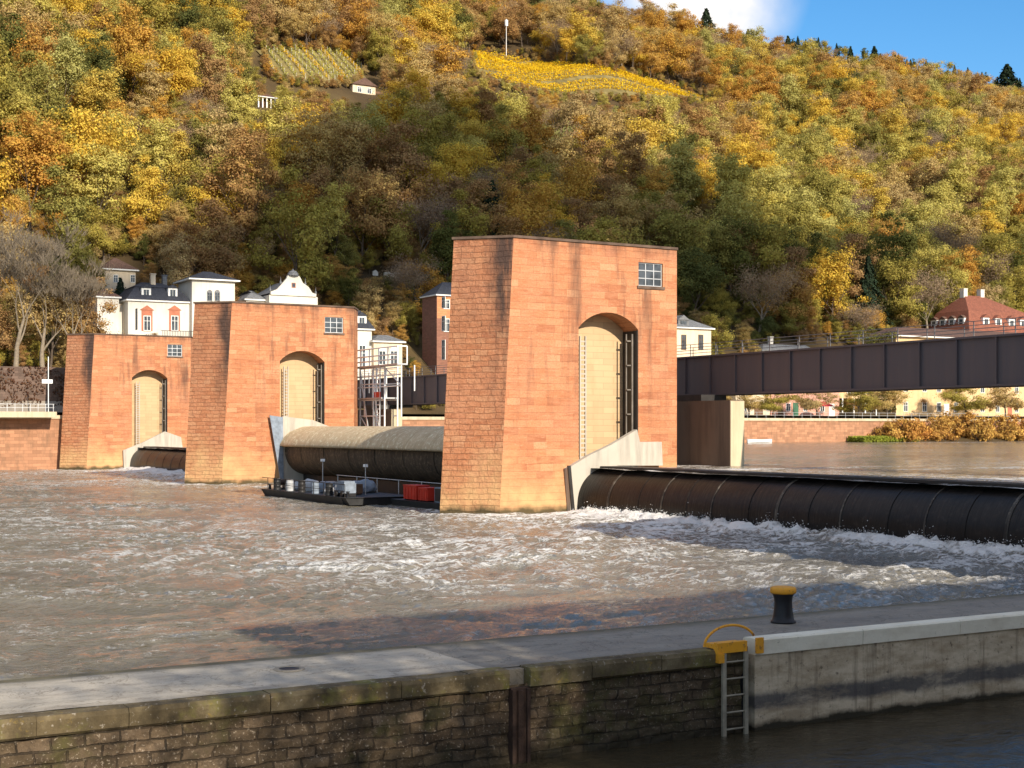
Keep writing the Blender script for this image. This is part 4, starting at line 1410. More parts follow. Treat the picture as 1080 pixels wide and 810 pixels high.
for px in (1041, 1054, 1068, 1080):
    h.dormer(h.X(px), z1 + .7, 2.0, 2.5, .2, 1.8, 'white_trim', 'red_tiles')
for dd in (2.5, 5.3, 8.0, 10.6):
    h.dormer(dd, z1 + .7, 1.7, 2.4, .2, 1.8, 'white_trim', 'brown_tiles', side='left')  # brown tiles put this side's shade into the red roof colour
for px in (1030, 1044, 1058, 1072):
    h.win(h.X(px), e - 3.0, 1.2, 2.0)
keep_off(972, 1100, 300, 360, 224)

# roofs just showing over the bridge
h = House('house', 'grey roofed house peeping over the bridge railing with one pale chimney', 'house', 803, 222, 10)
h.wall(0, h.X(880), 0, 9, -4, h.Z(381, 840), 'cream_wall')
r = h.hip(0, h.X(880), 0, 9, h.Z(381, 840) + .2, 3.4, 4, 4.2, 'grey_roof', .5)
h.chimney(h.X(828), 4.5, h.Z(381, 840) + 2.6, 2.4, r, 'white_wall', .8)
h.win(h.X(830), h.Z(396, 840), 1.0, 1.2)
keep_off(803, 890, 360, 372, 222)

# ------------------------------------------------------------------ hillside huts, vineyards, mast
def poly_world(pts):
    return [hit(*p) for p in pts]


def in_poly(x, y, poly):
    x = np.asarray(x); y = np.asarray(y)
    ins = np.zeros(x.shape, bool)
    j = len(poly) - 1
    for i in range(len(poly)):
        xi, yi = poly[i]; xj, yj = poly[j]
        c = ((yi > y) != (yj > y)) & (x < (xj - xi) * (y - yi) / (yj - yi + 1e-12) + xi)
        ins ^= c; j = i
    return ins


VINE = [(278, 55), (325, 54), (362, 58), (382, 70), (378, 84), (340, 87), (300, 85), (282, 74)]
FIELD = [(498, 56), (520, 58), (560, 65), (600, 69), (640, 74), (690, 86), (742, 104), (715, 104), (680, 102), (640, 100), (590, 98), (545, 92), (520, 84), (500, 74)]
YARD = [(340, 88), (396, 82), (399, 98), (384, 101), (350, 98)]


def vine_patch(poly_px, name, label, du, leaf, along_u, stuff, group=None, step=.16):
    wp = poly_world(poly_px)
    pv = [(p[0], p[1]) for p in wp]
    v0 = min(p[0] for p in pv); v1 = max(p[0] for p in pv); u0 = min(p[1] for p in pv); u1 = max(p[1] for p in pv)
    # ground under the vines
    gv_, gu_ = np.meshgrid(np.arange(v0 - 3, v1 + 3, 2.0), np.arange(u0 - 3, u1 + 3, 2.0), indexing='ij')
    zt_ = T(gu_, gv_) + .25
    m = MB(); n_, k_ = gv_.shape
    m.v = [tuple(W(gv_[i, j], gu_[i, j], zt_[i, j])) for i in range(n_) for j in range(k_)]
    ok = in_poly(gv_, gu_, pv)
    for i in range(n_ - 1):
        for j in range(k_ - 1):
            if ok[i, j] or ok[i + 1, j] or ok[i, j + 1] or ok[i + 1, j + 1]:
                m.f.append([i * k_ + j, (i + 1) * k_ + j, (i + 1) * k_ + j + 1, i * k_ + j + 1]); m.mi.append(0); m.sm.append(True)
    struct(m.build('vineyard_ground', ['vine_grass']))
    rows = []
    pos = (v0 if along_u else u0) + du / 2
    while pos < (v1 if along_u else u1):
        t = np.arange(u0 if along_u else v0, u1 if along_u else v1, step / 3)
        vv = np.full_like(t, pos) if along_u else t
        uu = t if along_u else np.full_like(t, pos)
        if not along_u:
            uu = uu + 6 * np.sin((vv - v0) * .02)
        ok = in_poly(vv, uu, pv)
        if ok.sum() > 25:
            rows.append((vv[ok], uu[ok]))
        pos += du
    return rows


rows = vine_patch(VINE, '', '', 2.6, 'greenvine', True, False)
nrow = len(rows)
for i, (vv, uu) in enumerate(rows):
    side = 'leftmost' if i == 0 else 'rightmost' if i == nrow - 1 else None
    lb = ('%s row of pale green vines with white stakes in the small upper left vineyard' % side) if side else \
        '%s vine row from the left in the small pale green vineyard on the hillside' % ('first second third fourth fifth sixth seventh eighth ninth tenth eleventh twelfth thirteenth fourteenth fifteenth sixteenth seventeenth eighteenth nineteenth twentieth'.split() + ['later'] * 40)[i]
    c = len(vv) // 2
    zc = float(T(uu[c], vv[c]))
    org = W(vv[c], uu[c], zc)
    th_ = thing('vine_row', lb, 'vine row', org, 0.0, 'vine rows on the small vineyard')
    P = np.stack([CU * vv - SU * uu, SU * vv + CU * uu, T(uu, vv)], 1) - np.array(org)
    P = P + np.stack([RNG.normal(0, .22, len(P)), RNG.normal(0, .22, len(P)), RNG.uniform(.3, 1.7, len(P))], 1)
    o = bpy.data.objects.new('leaves', quads_mesh('vine_leaves', P, RNG.normal(size=P.shape) + np.array([0, -.5, .6]), RNG.uniform(.14, .26, len(P)), [LEAF['greenvine'] if i % 3 else LEAF['yellowvine']]))
    COL.objects.link(o); o.parent = th_
    for q_ in range(0, len(vv), max(1, len(vv) // 7)):
        st = MB()
        p = Vector(W(vv[q_], uu[q_], float(T(uu[q_], vv[q_])))) - org
        st.box(p.x - .06, p.x + .06, p.y - .06, p.y + .06, p.z, p.z + 1.7)
        st.build('stake', 'pale_wood', th_)
rows = vine_patch(FIELD, '', '', 2.5, 'yellowvine', False, True)
rows = [r_ for i_, r_ in enumerate(rows) if i_ % 9 not in (3,)]
allv = np.concatenate([r_[0] for r_ in rows]); allu = np.concatenate([r_[1] for r_ in rows])
sel = RNG.random(len(allv)) < min(1, 60000 / len(allv))
allv, allu = allv[sel], allu[sel]
P = np.stack([CU * allv - SU * allu, SU * allv + CU * allu, T(allu, allv)], 1)
P = P + np.stack([RNG.normal(0, .4, len(P)), RNG.normal(0, .4, len(P)), RNG.uniform(.3, 1.5, len(P))], 1)
o = bpy.data.objects.new('yellow_vines', quads_mesh('yellow_vines', P, RNG.normal(size=P.shape) + np.array([0, -.5, .6]), RNG.uniform(.2, .36, len(P)), [LEAF['yellowvine']]))
COL.objects.link(o); tag(o, 'terraced field of bright yellow vines high on the hillside', 'vineyard', kind='stuff')

v_, u_, z_ = hit(383, 99)
h = House('cottage', 'little cream cottage with brown gable roof right of the small vineyard', 'cottage', 372, u_, z_)
W1 = h.X(396); e = h.Z(90, 384)
h.wall(0, W1, 0, 5, -3, e, 'cream_wall')
m = MB(); m.prism([(-.5, e), (W1 + .5, e), (W1 / 2, h.Z(82, 384))], 'xz', -.5, 5.5); m.build('roof', 'brown_tiles', h.root)
h.win(W1 * .3, e - 2.1, 1.3, 1.5); h.win(W1 * .72, e - 2.1, 1.3, 1.5)
h.wall(W1 + .01, W1 + 3.0, 1.5, 5, -3, e - .8, 'wood', 'shed')
v_, u_, z_ = hit(281, 114)
h = House('garden_pavilion', 'small pavilion with white posts among trees below the small vineyard', 'pavilion', 272, u_, z_)
W1 = h.X(291); e = h.Z(103, 281)
h.wall(.4, W1 - .4, 1.2, 4.5, -3, e - .2, 'wood')
for k in range(5):
    m = MB(); x = .2 + (W1 - .4) * k / 4; m.box(x - .16, x + .16, 0, .3, -1, e); m.build('post', 'white_trim', h.root)
h.hip(0, W1, 0, 4.7, e + .2, 1.2, 1.5, 2, 'brown_tiles', .4)
keep_off(270, 294, 96, 116, 9999)
v_, u_, z_ = hit(534, 62)
mst = thing('radio_mast', 'slim white mast rising beside the yellow field', 'mast', W(v_, u_, z_ - 1))
hm = zz(20, v_, u_) - z_
m = MB(); m.tube([(0, 0, 0), (0, 0, hm + 1)], [.15, .10], 8); m.build('pole', 'white_metal', mst)
m = MB(); m.box(-.5, .5, -.4, .4, hm - 1.6, hm + .6); m.build('antenna_box', 'white_metal', mst)
keep_off(530, 539, 18, 62, 9999)
v_, u_, z_ = hit(408, 292)
gw = thing('garden_wall', 'short broken white garden wall on the dark slope left of the tallest pier', 'wall', W(v_, u_, z_))
m = MB(); m.prism([(-3.0, -1), (-1.9, -1), (-1.8, .7), (-2.3, 1.2), (-2.9, .9)], 'xz', 0, .5); m.prism([(-.6, -1), (3.0, -1), (3.1, .6), (2.2, 1.1), (1.2, .7), (.4, 1.0), (-.5, .8)], 'xz', 0, .5); m.build('masonry', 'white_wall', gw)
keep_off(392, 424, 284, 294, 9999)

# ------------------------------------------------------------------ trees
def limb_tree(rng, height, rad, levels=3, spread=.6, trunk_frac=.35, kids=4):
    """trunk and limbs; returns MB and branch tips"""
    m = MB(); tips = []

    def grow(p, d, ln, r, lv):
        n = 4
        pts = [p]; q = Vector(p); dd = Vector(d)
        for i in range(n):
            dd = (dd + Vector((rng.uniform(-1, 1), rng.uniform(-1, 1), rng.uniform(-.3, .7))) * .13).normalized()
            q = q + dd * (ln / n); pts.append(q.copy())
        rs = [r * (1 - .55 * i / n) for i in range(n + 1)]
        m.tube(pts, rs, 6 if lv == 0 else 4 if lv < 2 else 3, 0, False)
        if lv >= levels:
            tips.append((pts[-1], dd)); return
        nk = kids + (1 if lv == 0 else 0)
        a0 = rng.uniform(0, 6.28)
        for k in range(nk):
            i = n - (k % 2) - (1 if k > 2 else 0)
            a = a0 + k * 6.28 / nk + rng.uniform(-.4, .4)
            side = Vector((math.cos(a), math.sin(a), 0))
            nd = (dd * (1 - spread * .5) + side * spread * rng.uniform(.7, 1.3) + Vector((0, 0, .25))).normalized()
            grow(pts[i], nd, ln * rng.uniform(.58, .82) * (1.0 if lv else .95), rs[i] * .62, lv + 1)
    grow(Vector((0, 0, -.6)), Vector((0, 0, 1)), height * trunk_frac + .6, rad, 0)
    return m, tips


def crown_points(rng, n, H, Rr, base, kind):
    g = np.random.default_rng(rng)
    if kind == 'conifer':
        t = g.random(n) ** .75
        z = base + (H - base) * (1 - t)
        lay = np.sin(z * 5.2) * .12
        r = Rr * (t * .95 + .05) * (1 + lay) * np.sqrt(g.uniform(.15, 1, n))
        a = g.uniform(0, 2 * np.pi, n)
        a = a + .25 * np.sin(a * 5 + z)
        lob = 1 + .22 * np.sin(a * 6 + z * 2.1)
        c = np.stack([r * lob * np.cos(a), r * lob * np.sin(a), z - .22 * r], 1)
        nr = np.stack([np.cos(a), np.sin(a), np.full(n, .75)], 1) + g.normal(size=(n, 3)) * .5
        return c, nr
    nc = 85
    # many small sprays along limbs that reach out unevenly
    nl = 9
    la = g.uniform(0, 2 * np.pi, nl) ; lt = g.uniform(.15, 1.0, nl)
    lr = Rr * g.uniform(.55, 1.08, nl) * (1 - .45 * lt ** 2)
    w_ = g.integers(0, nl, nc)
    f = g.uniform(.35, 1.0, nc) ** .7
    cz = base + (H - base) * .48
    zc_ = base + (H - base) * (lt[w_] * f * .92 + .06)
    cc = np.stack([np.cos(la[w_]) * lr[w_] * f, np.sin(la[w_]) * lr[w_] * f, zc_], 1) + g.normal(size=(nc, 3)) * np.array([.13, .13, .09]) * Rr
    top = g.random(nc) < .16
    cc[top] = np.stack([g.normal(0, .22 * Rr, top.sum()), g.normal(0, .22 * Rr, top.sum()), base + (H - base) * g.uniform(.6, .99, top.sum())], 1)
    cr = g.uniform(.12, .27, nc) * Rr
    wgt = cr ** 1.7 * g.uniform(.4, 1.2, nc); wgt /= wgt.sum()
    w = g.choice(nc, n, p=wgt)
    q = g.normal(size=(n, 3)); ql = np.linalg.norm(q, axis=1, keepdims=True); qn = q / ql
    rr = np.minimum(np.abs(g.normal(.72, .34, n)), 1.7)
    c = cc[w] + qn * (rr * cr[w])[:, None] * np.array([1.15, 1.15, .72])
    c[:, 2] = np.maximum(c[:, 2], base * .5)
    out = c - np.array([0, 0, cz - (H - base) * .25]); out /= np.linalg.norm(out, axis=1, keepdims=True)
    nr = qn * .8 + out * .7 + g.normal(size=(n, 3)) * .42
    return c, nr


PROTO = {}
PCOL = bpy.data.collections.new('wood_prototypes')


def make_proto(kind, var, H, Rr, base, n, leaf, bark='bark'):
    rng = random.Random(hash((kind, var)) % 1000 if False else sum(map(ord, kind)) * 7 + var)
    if kind == 'conifer':
        tm_ = MB(); tm_.tube([(0, 0, -.8), (0, 0, H * .5), (0, 0, H)], [.28, .16, .03], 6, 0, False)
        c, nr = crown_points(var + 50, n, H, Rr, base, kind)
        sz = RNG.uniform(.16, .34, n)
    elif kind == 'twig':
        tm_, tips = limb_tree(rng, H, .30, 3, .62, .34, 4)
        tp = np.array([tuple(t[0]) for t in tips]); td = np.array([tuple(t[1]) for t in tips])
        w = RNG.integers(0, len(tp), n)
        c = tp[w] + td[w] * RNG.uniform(-1.2, 1.2, (n, 1)) + RNG.normal(size=(n, 3)) * np.array([.75, .75, .6])
        c[:, 2] = np.minimum(c[:, 2], H * 1.05)
        nr = RNG.normal(size=(n, 3)); sz = RNG.uniform(.14, .34, n)
    else:
        tm_, tips = limb_tree(rng, H, .27, 2, .6, .36, 4)
        c, nr = crown_points(sum(map(ord, kind)) + var * 13, n, H, Rr, base, kind)
        sz = RNG.uniform(.10, .23, n)
    asp = .12 if kind == 'twig' else None
    cm = quads_mesh(kind + '_crown', c, nr, sz, [LEAF[leaf]], aspect=asp)
    tmesh = tm_.mesh(kind + '_trunk', [bark])
    both = quads_mesh(kind + '_tree', c, nr, sz, [LEAF[leaf], MT[bark]], tm_, aspect=asp)
    ob = bpy.data.objects.new('%s_tree_%02d' % (kind, var), both)
    PCOL.objects.link(ob)
    PROTO.setdefault(kind, []).append((cm, tmesh, ob, H, Rr))


NL = 11000
for k in ('gold', 'orange', 'russet', 'tan', 'olive', 'lime', 'green'):
    for q_ in range(3):
        make_proto(k, q_, (13.0, 16.5, 14.5)[q_], (6.2, 5.2, 5.6)[q_], (2.4, 2.6, 1.8)[q_], NL, k)
for q_ in range(3):
    make_proto('twig', q_, 12.5 + q_, 5, 2, 6500, 'twig', 'bark_pale')
    make_proto('conifer', q_, 16 + 2 * (q_ % 2), 5.2, 1.0, 8000, 'conifer')
pnames = sorted(o.name for o in PCOL.objects)

# candidate stands, jittered
cand = []
SP = 9.2
for u in np.arange(208, 660, SP):
    for v in np.arange(40 - 60, 860, SP):
        uu = u + RNG.uniform(-.42, .42) * SP; vv = v + RNG.uniform(-.42, .42) * SP
        cand.append((uu, vv))
n_main = len(cand)
for u in np.arange(206, 420, 5.2):
    for v in np.arange(-10, 480, 5.2):
        cand.append((u + RNG.uniform(-2.4, 2.4), v + RNG.uniform(-2.4, 2.4)))
n_mid = len(cand)
for u in np.arange(205.5, 262, 3.4):
    for v in np.arange(20, 330, 3.4):
        cand.append((u + RNG.uniform(-1.6, 1.6), v + RNG.uniform(-1.6, 1.6)))
for poly in (VINE, FIELD):
    for j in range(len(poly)):
        (x0_, y0_), (x1_, y1_) = poly[j], poly[(j + 1) % len(poly)]
        ns_ = int(max(abs(x1_ - x0_), abs(y1_ - y0_)) / 3) + 1
        for t_ in range(ns_):
            f_ = t_ / ns_; dn = 6 if x1_ < x0_ else -2
            hv, hu, hz_ = hit(x0_ + (x1_ - x0_) * f_ + RNG.uniform(-3, 3), y0_ + (y1_ - y0_) * f_ + dn + RNG.uniform(-2, 3))
            cand.append((hu, hv))
cand = np.array(cand); bush = np.arange(len(cand)) >= n_mid; under = np.arange(len(cand)) >= n_main
cu, cv_ = cand[:, 0], cand[:, 1]
cz_ = T(cu, cv_)
pxs, pys, Ys = proj(cv_, cu, cz_ + 7.0)
ok = (pxs > -170) & (pxs < 1250) & (pys > -260) & (Ys > 150)
cu, cv_, cz_, pxs, pys, Ys, under, bush = [a[ok] for a in (cu, cv_, cz_, pxs, pys, Ys, under, bush)]

ZONES = [  # x0 x1 y0 y1 weights gold orange russet tan olive lime green twig conifer
    (-300, 260, -400, 60, (3, 1.2, .8, 1.4, 3, 3, 1.2, .6, .15)),
    (-300, 135, 60, 330, (4, 2.2, .8, .8, 3, 1.6, .8, .5, .1)),
    (135, 300, 60, 200, (2.2, 1.4, .8, 2.2, 2.6, 2.2, .8, 1.6, .1)),
    (260, 520, -400, 50, (1.6, 1.8, 2.2, 2.2, 1.6, 1.0, .6, .8, .2)),
    (520, 800, -400, 60, (.8, 2.0, 2.6, 2.8, 1.0, .5, .4, .8, .3)),
    (800, 1500, -400, 150, (1.4, 2.2, 1.6, 3.2, 1.6, 1.6, .5, .9, .25)),
    (300, 520, 50, 170, (2.2, 1.0, .8, 2.4, 2.0, 2.0, .8, 1.8, .1)),
    (520, 860, 60, 190, (1.2, 1.4, 1.2, 2.4, 1.8, 1.8, .8, 1.6, .2)),
    (860, 1500, 150, 290, (1.6, .5, .6, 1.4, 2.0, 3.2, .9, .8, .2)),
    (700, 860, 150, 280, (1.4, .5, .8, 1.4, 2.2, 2.8, .9, 1.2, .2)),
    (-300, 135, 330, 460, (.3, .8, 1.0, .8, 1.0, .2, 2, 2.2, .4)),
    (135, 460, 170, 460, (.6, 2.6, 2.6, 1.6, 3.0, .4, 1.3, 1.2, .2)),
    (440, 720, 170, 460, (.8, 1.4, 2.2, 1.6, 3.0, .9, 1.6, 1.2, .3)),
    (720, 1500, 270, 460, (.4, .8, 1.2, 1.0, 2.4, .6, 2.2, 1.3, .8)),
]
KINDS = ('gold', 'orange', 'russet', 'tan', 'olive', 'lime', 'green', 'twig', 'conifer')
cl1 = gnoise(cu * .035 + 2, cv_ * .035); cl2 = gnoise(cu * .03 + 31, cv_ * .03 + 17)
EDGE = {}
for poly in (VINE, FIELD, YARD):
    EDGE[id(poly)] = [(a_[0] + (b_[0] - a_[0]) * f_, a_[1] + (b_[1] - a_[1]) * f_) for a_, b_ in zip(poly, poly[1:] + poly[:1]) for f_ in (0, .33, .67)]
trees = []
for i in range(len(cu)):
    x, y, Y = float(pxs[i]), float(pys[i]), float(Ys[i])
    w = None
    for zx0, zx1, zy0, zy1, ww in ZONES:
        if zx0 <= x < zx1 and zy0 <= y < zy1:
            w = np.array(ww, float); break
    if w is None:
        w = np.array((1, 1, 1, 1.5, 2, 1, 1, 1, .2), float)
    w = w.copy()
    w[[0, 5]] *= math.exp(1.6 * cl1[i]); w[[1, 2, 3]] *= math.exp(-1.4 * cl1[i]); w[[6, 4]] *= math.exp(1.4 * cl2[i]); w[7] *= math.exp(-1.5 * cl2[i])
    w[8] *= .3; w[6] *= .8
    w /= w.sum()
    kind = KINDS[int(RNG.choice(9, p=w))]
    var = int(RNG.integers(0, 3))
    s = float(RNG.choice([RNG.uniform(.62, .85), RNG.uniform(.8, 1.12), RNG.uniform(1.0, 1.3)], p=[.22, .48, .30]))
    if kind == 'conifer': s *= .85
    if x < 118 and cu[i] < 236 and not under[i]:
        kind = ('twig', 'russet', 'tan')[i % 3]
    if under[i]:
        s = float(RNG.uniform(.13, .22) if bush[i] and cu[i] > 300 else RNG.uniform(.16, .30) if bush[i] else RNG.uniform(.30, .52))
        if kind in ('conifer', 'twig', 'gold'): kind = 'olive' if RNG.random() < .5 else 'russet'
    Hh, Rr = PROTO[kind][var][3:5]
    s *= 1.18
    if cu[i] < 230: s *= .75
    # keep the clearings, the houses and the sky line free
    cxp, cyp, _ = proj(cv_[i], cu[i], cz_[i] + Hh * s * .5)
    rp = Rr * s * FPX / Y; hp = Hh * s * .5 * FPX / Y
    bad = False
    for poly in () if bush[i] and cu[i] > 300 else (VINE, FIELD, YARD):
        ang = np.linspace(0, 6.28, 10)
        if in_poly(cxp + np.cos(ang) * rp * .85, cyp + np.sin(ang) * hp * .85, poly).any() or in_poly(np.array([cxp]), np.array([cyp + hp]), poly).any() or in_poly(np.array([cxp]), np.array([cyp]), poly).any():
            bad = True
        if not bush[i] and any(((ex - cxp) / (rp * .95)) ** 2 + ((ey - cyp) / (hp * .95)) ** 2 < 1 for ex, ey in EDGE[id(poly)]):
            bad = True
    for bx0, bx1, by0, by1, bu in HB:
        if bu == 9999:
            lim = hit((bx0 + bx1) / 2, by1)[1] + 1
        else:
            lim = bu + 9.5
        q1 = .25 if bush[i] else .6 if bu == 9999 else .85
        if cu[i] < lim and cxp + rp * q1 > bx0 and cxp - rp * q1 < bx1 and cyp + hp * q1 > by0 and cyp - hp * q1 < by1:
            bad = True
    if bad:
        continue
    trees.append((float(cv_[i]), float(cu[i]), float(cz_[i]), kind, var, s, float(cxp), float(cyp), rp, hp, Y))

# far ridge wood
for i in range(420):
    x = RNG.uniform(780, 1250); dY = RNG.uniform(-330, 60)
    Y = 1750 + dY; k = (x - 540) / FPX
    top = 42 + (x - 845) * .20 if x > 845 else 42 + (845 - x) * .35
    zt = H_EYE + (HORY - top - 7) / FPX * 1750
    z = zt * (1 - (abs(dY) / 440) ** 1.6) - 4
    X = k * Y
    trees.append((X * CU + Y * SU, -X * SU + Y * CU, z, ['russet', 'green', 'twig', 'conifer'][int(RNG.choice(4, p=[.10, .30, .15, .45]))], i % 2, 1.0, x, 60, 3, 4, Y))

# pick the ones that show largest in the frame as things of their own
HID = [(463, 718, 250, 560), (193, 374, 319, 530), (60, 200, 351, 500), (714, 1090, 372, 600)]


def shows(t):
    x, y, hp = t[6], t[7], t[9]
    if not (4 < x < 1076 and y > 6):
        return False
    for a, b, c, d in HID:
        if a < x < b and c < y - hp * .5 < d:
            return False
    for a, b, c, d, uu in HB:
        if uu != 9999 and a < x < b and c < y - hp * .4 < d and t[1] > uu:
            return False
    return t[10] < 1100


vis = sorted([t for t in trees if shows(t)], key=lambda t: -(t[8] * t[9]))
picked = vis[:250]
pid = set(id(t) for t in picked)
rest = [t for t in trees if id(t) not in pid]

KL = {'gold': 'golden yellow tree', 'orange': 'orange leaved tree', 'russet': 'russet brown tree', 'tan': 'tan leaved tree', 'olive': 'olive green tree',
      'lime': 'pale yellow-green tree', 'green': 'dark green tree', 'twig': 'bare grey-brown tree', 'conifer': 'dark pointed conifer'}
NMS = {'gold': 'broadleaf_tree', 'orange': 'broadleaf_tree', 'russet': 'broadleaf_tree', 'tan': 'broadleaf_tree', 'olive': 'broadleaf_tree', 'lime': 'broadleaf_tree', 'green': 'broadleaf_tree', 'twig': 'bare_tree', 'conifer': 'conifer_tree'}
XC = [(0, 'at the left edge'), (105, 'above the white villa'), (248, 'above the second pier'), (374, 'above the raised roller'),
      (466, 'above the tallest pier'), (600, "above the tallest pier's window side"), (716, "above the yellow house"), (800, 'above the mid bridge'), (900, 'left of the red-roofed house'), (985, 'above the red-roofed house')]
YC = [(-400, 'high on the hill'), (90, 'on the upper slope'), (150, 'on the middle slope'), (205, 'below the middle slope'), (255, 'on the lower slope'), (310, 'at the foot of the slope')]
cells = {}
for t in picked:
    xc = [n for a, n in XC if t[6] >= a][-1]; yc = [n for a, n in YC if t[7] >= a][-1]
    cells.setdefault((t[3], xc, yc), []).append(t)
ORD = {2: ['left one of two', 'right one of two'], 3: ['leftmost of three', 'middle one of three', 'rightmost of three']}
WORDS = ['first', 'second', 'third', 'fourth', 'fifth', 'sixth', 'seventh', 'eighth', 'ninth', 'tenth']
NUMW = ['zero', 'one', 'two', 'three', 'four', 'five', 'six', 'seven', 'eight', 'nine', 'ten']
for (kind, xc, yc), ts in cells.items():
    ts.sort(key=lambda t: t[6])
    n = len(ts)
    for i, t in enumerate(ts):
        lb = '%s %s %s' % (KL[kind], yc, xc)
        if n in ORD: lb = ORD[n][i].split()[0] + ' ' + lb
        elif n > 3: lb = WORDS[i] + ' ' + lb + ' from left'
        cm, tmesh, ob, Hh, Rr = PROTO[kind][t[4]]
        rt = thing(NMS[kind], lb, 'tree', W(t[0], t[1], t[2] - .3), float(RNG.uniform(0, 6.28)), KL[kind] + 's on the hillside')
        rt.scale = (t[5],) * 3
        c = bpy.data.objects.new('crown', cm); COL.objects.link(c); c.parent = rt
        k_ = bpy.data.objects.new('trunk', tmesh); COL.objects.link(k_); k_.parent = rt


def single_tree(kind, var, px, pybase, label, s, group=None, u=None, zb=None, name=None, tilt=0):
    if u is None:
        v_, u_, z_ = hit(px, pybase)
    else:
        u_ = u; v_ = vx(px, u); z_ = zb
    cm, tmesh, ob, Hh, Rr = PROTO[kind][var]
    rt = thing(name or NMS[kind], label, 'tree', W(v_, u_, z_ - .2), float(RNG.uniform(0, 6.28)), group)
    rt.scale = (s, s, s) if not isinstance(s, tuple) else s
    c = bpy.data.objects.new('crown', cm); COL.objects.link(c); c.parent = rt
    k_ = bpy.data.objects.new('trunk', tmesh); COL.objects.link(k_); k_.parent = rt
    return rt


def ridge_tree(px, pytop, s, label, kind='conifer', var=0):
    """stands on the crest of the hill below its own piece of sky"""
    k = (px - 540) / FPX
    Y = np.arange(500., 1100., 2.)
    v = k * Y * CU + Y * SU; u = -k * Y * SU + Y * CU
    z = T(u, v); i = int(np.argmax((z - H_EYE) / Y))
    Hh = PROTO[kind][var][3]
    need = zz(pytop, v[i], u[i]) - z[i]
    ss = max(.35, min(2.2, need / Hh))
    rt = thing(NMS[kind], label, 'tree', W(v[i], u[i], float(z[i]) - .3), 1.3 * px, 'conifers on the ridge')
    rt.scale = (ss * s, ss * s, ss)
    for nm, me in (('crown', PROTO[kind][var][0]), ('trunk', PROTO[kind][var][1])):
        c = bpy.data.objects.new(nm, me); COL.objects.link(c); c.parent = rt


for px, py, s, lb in ((745, 8, 1.2, 'tall dark spire conifer alone on the ridge beside the cloud'), (789, 30, .9, 'small pointed conifer on the ridge, first right of the cloud'),
                      (831, 37, 1.0, 'pointed conifer on the ridge above the far dark hill end'),
                      (897, 48, .8, 'thin conifer on the ridge in front of the far dark hill, left'), (922, 48, 1.1, 'broad conifer on the ridge in front of the far dark hill'),
                      (944, 57, .8, 'narrow conifer on the ridge, right of the broad one'), (1062, 67, 1.7, 'biggest dark conifer on the ridge near the right edge'), ):
    ridge_tree(px, py, s, lb)

# the unnumbered rest of the wood as one object
pm = bpy.data.meshes.new('hill_wood')
pm.from_pydata([tuple(W(t[0], t[1], t[2] - .3)) for t in rest], [], [])
a = pm.attributes.new('pick', 'INT', 'POINT'); a.data.foreach_set('value', [pnames.index('%s_tree_%02d' % (t[3], t[4])) for t in rest])
a = pm.attributes.new('size', 'FLOAT', 'POINT'); a.data.foreach_set('value', [t[5] for t in rest])
a = pm.attributes.new('turn', 'FLOAT', 'POINT'); a.data.foreach_set('value', [float(x) for x in RNG.uniform(0, 6.28, len(rest))])
wood = bpy.data.objects.new('hill_wood', pm); COL.objects.link(wood)
tag(wood, 'autumn wood covering the rest of the hillside', 'wood', kind='stuff')
ng = bpy.data.node_groups.new('wood_scatter', 'GeometryNodeTree')
ng.interface.new_socket('Geometry', in_out='INPUT', socket_type='NodeSocketGeometry')
ng.interface.new_socket('Geometry', in_out='OUTPUT', socket_type='NodeSocketGeometry')
gi = ng.nodes.new('NodeGroupInput'); go_ = ng.nodes.new('NodeGroupOutput')
ci = ng.nodes.new('GeometryNodeCollectionInfo'); ci.inputs['Collection'].default_value = PCOL
ci.inputs['Separate Children'].default_value = True; ci.inputs['Reset Children'].default_value = True
ip_ = ng.nodes.new('GeometryNodeInstanceOnPoints'); ip_.inputs['Pick Instance'].default_value = True


def nattr(nm, ty):
    n = ng.nodes.new('GeometryNodeInputNamedAttribute'); n.data_type = ty; n.inputs['Name'].default_value = nm
    return n.outputs['Attribute']


cx = ng.nodes.new('ShaderNodeCombineXYZ')
ng.links.new(nattr('turn', 'FLOAT'), cx.inputs[2])
er = ng.nodes.new('FunctionNodeEulerToRotation'); ng.links.new(cx.outputs[0], er.inputs[0])
ng.links.new(gi.outputs[0], ip_.inputs['Points']); ng.links.new(ci.outputs[0], ip_.inputs['Instance'])
ng.links.new(nattr('pick', 'INT'), ip_.inputs['Instance Index']); ng.links.new(er.outputs[0], ip_.inputs['Rotation'])
ng.links.new(nattr('size', 'FLOAT'), ip_.inputs['Scale'])
ng.links.new(ip_.outputs[0], go_.inputs[0])
wood.modifiers.new('scatter', 'NODES').node_group = ng

# bare riverside trees at the far left
def bare_tree(seed, H, label, px, u, zb, bark='bark_pale', group=None):
    rng = random.Random(seed)
    m, tips = limb_tree(rng, H * 1.35, .42, 5, .45, .27, 3)
    tw = MB()
    for p, d in tips:
        for k in range(6):
            dd = (Vector(d) + Vector((rng.uniform(-1, 1), rng.uniform(-1, 1), rng.uniform(-.3, 1))) * .7).normalized()
            tw.tube([p, p + dd * rng.uniform(.7, 1.9)], [.026, .010], 3, 0, False)
    rt = thing('bare_tree', label, 'tree', W(vx(px, u), u, zb), rng.uniform(0, 6), group)
    m.build('trunk', bark, rt); tw.build('twigs', bark, rt)
    return rt


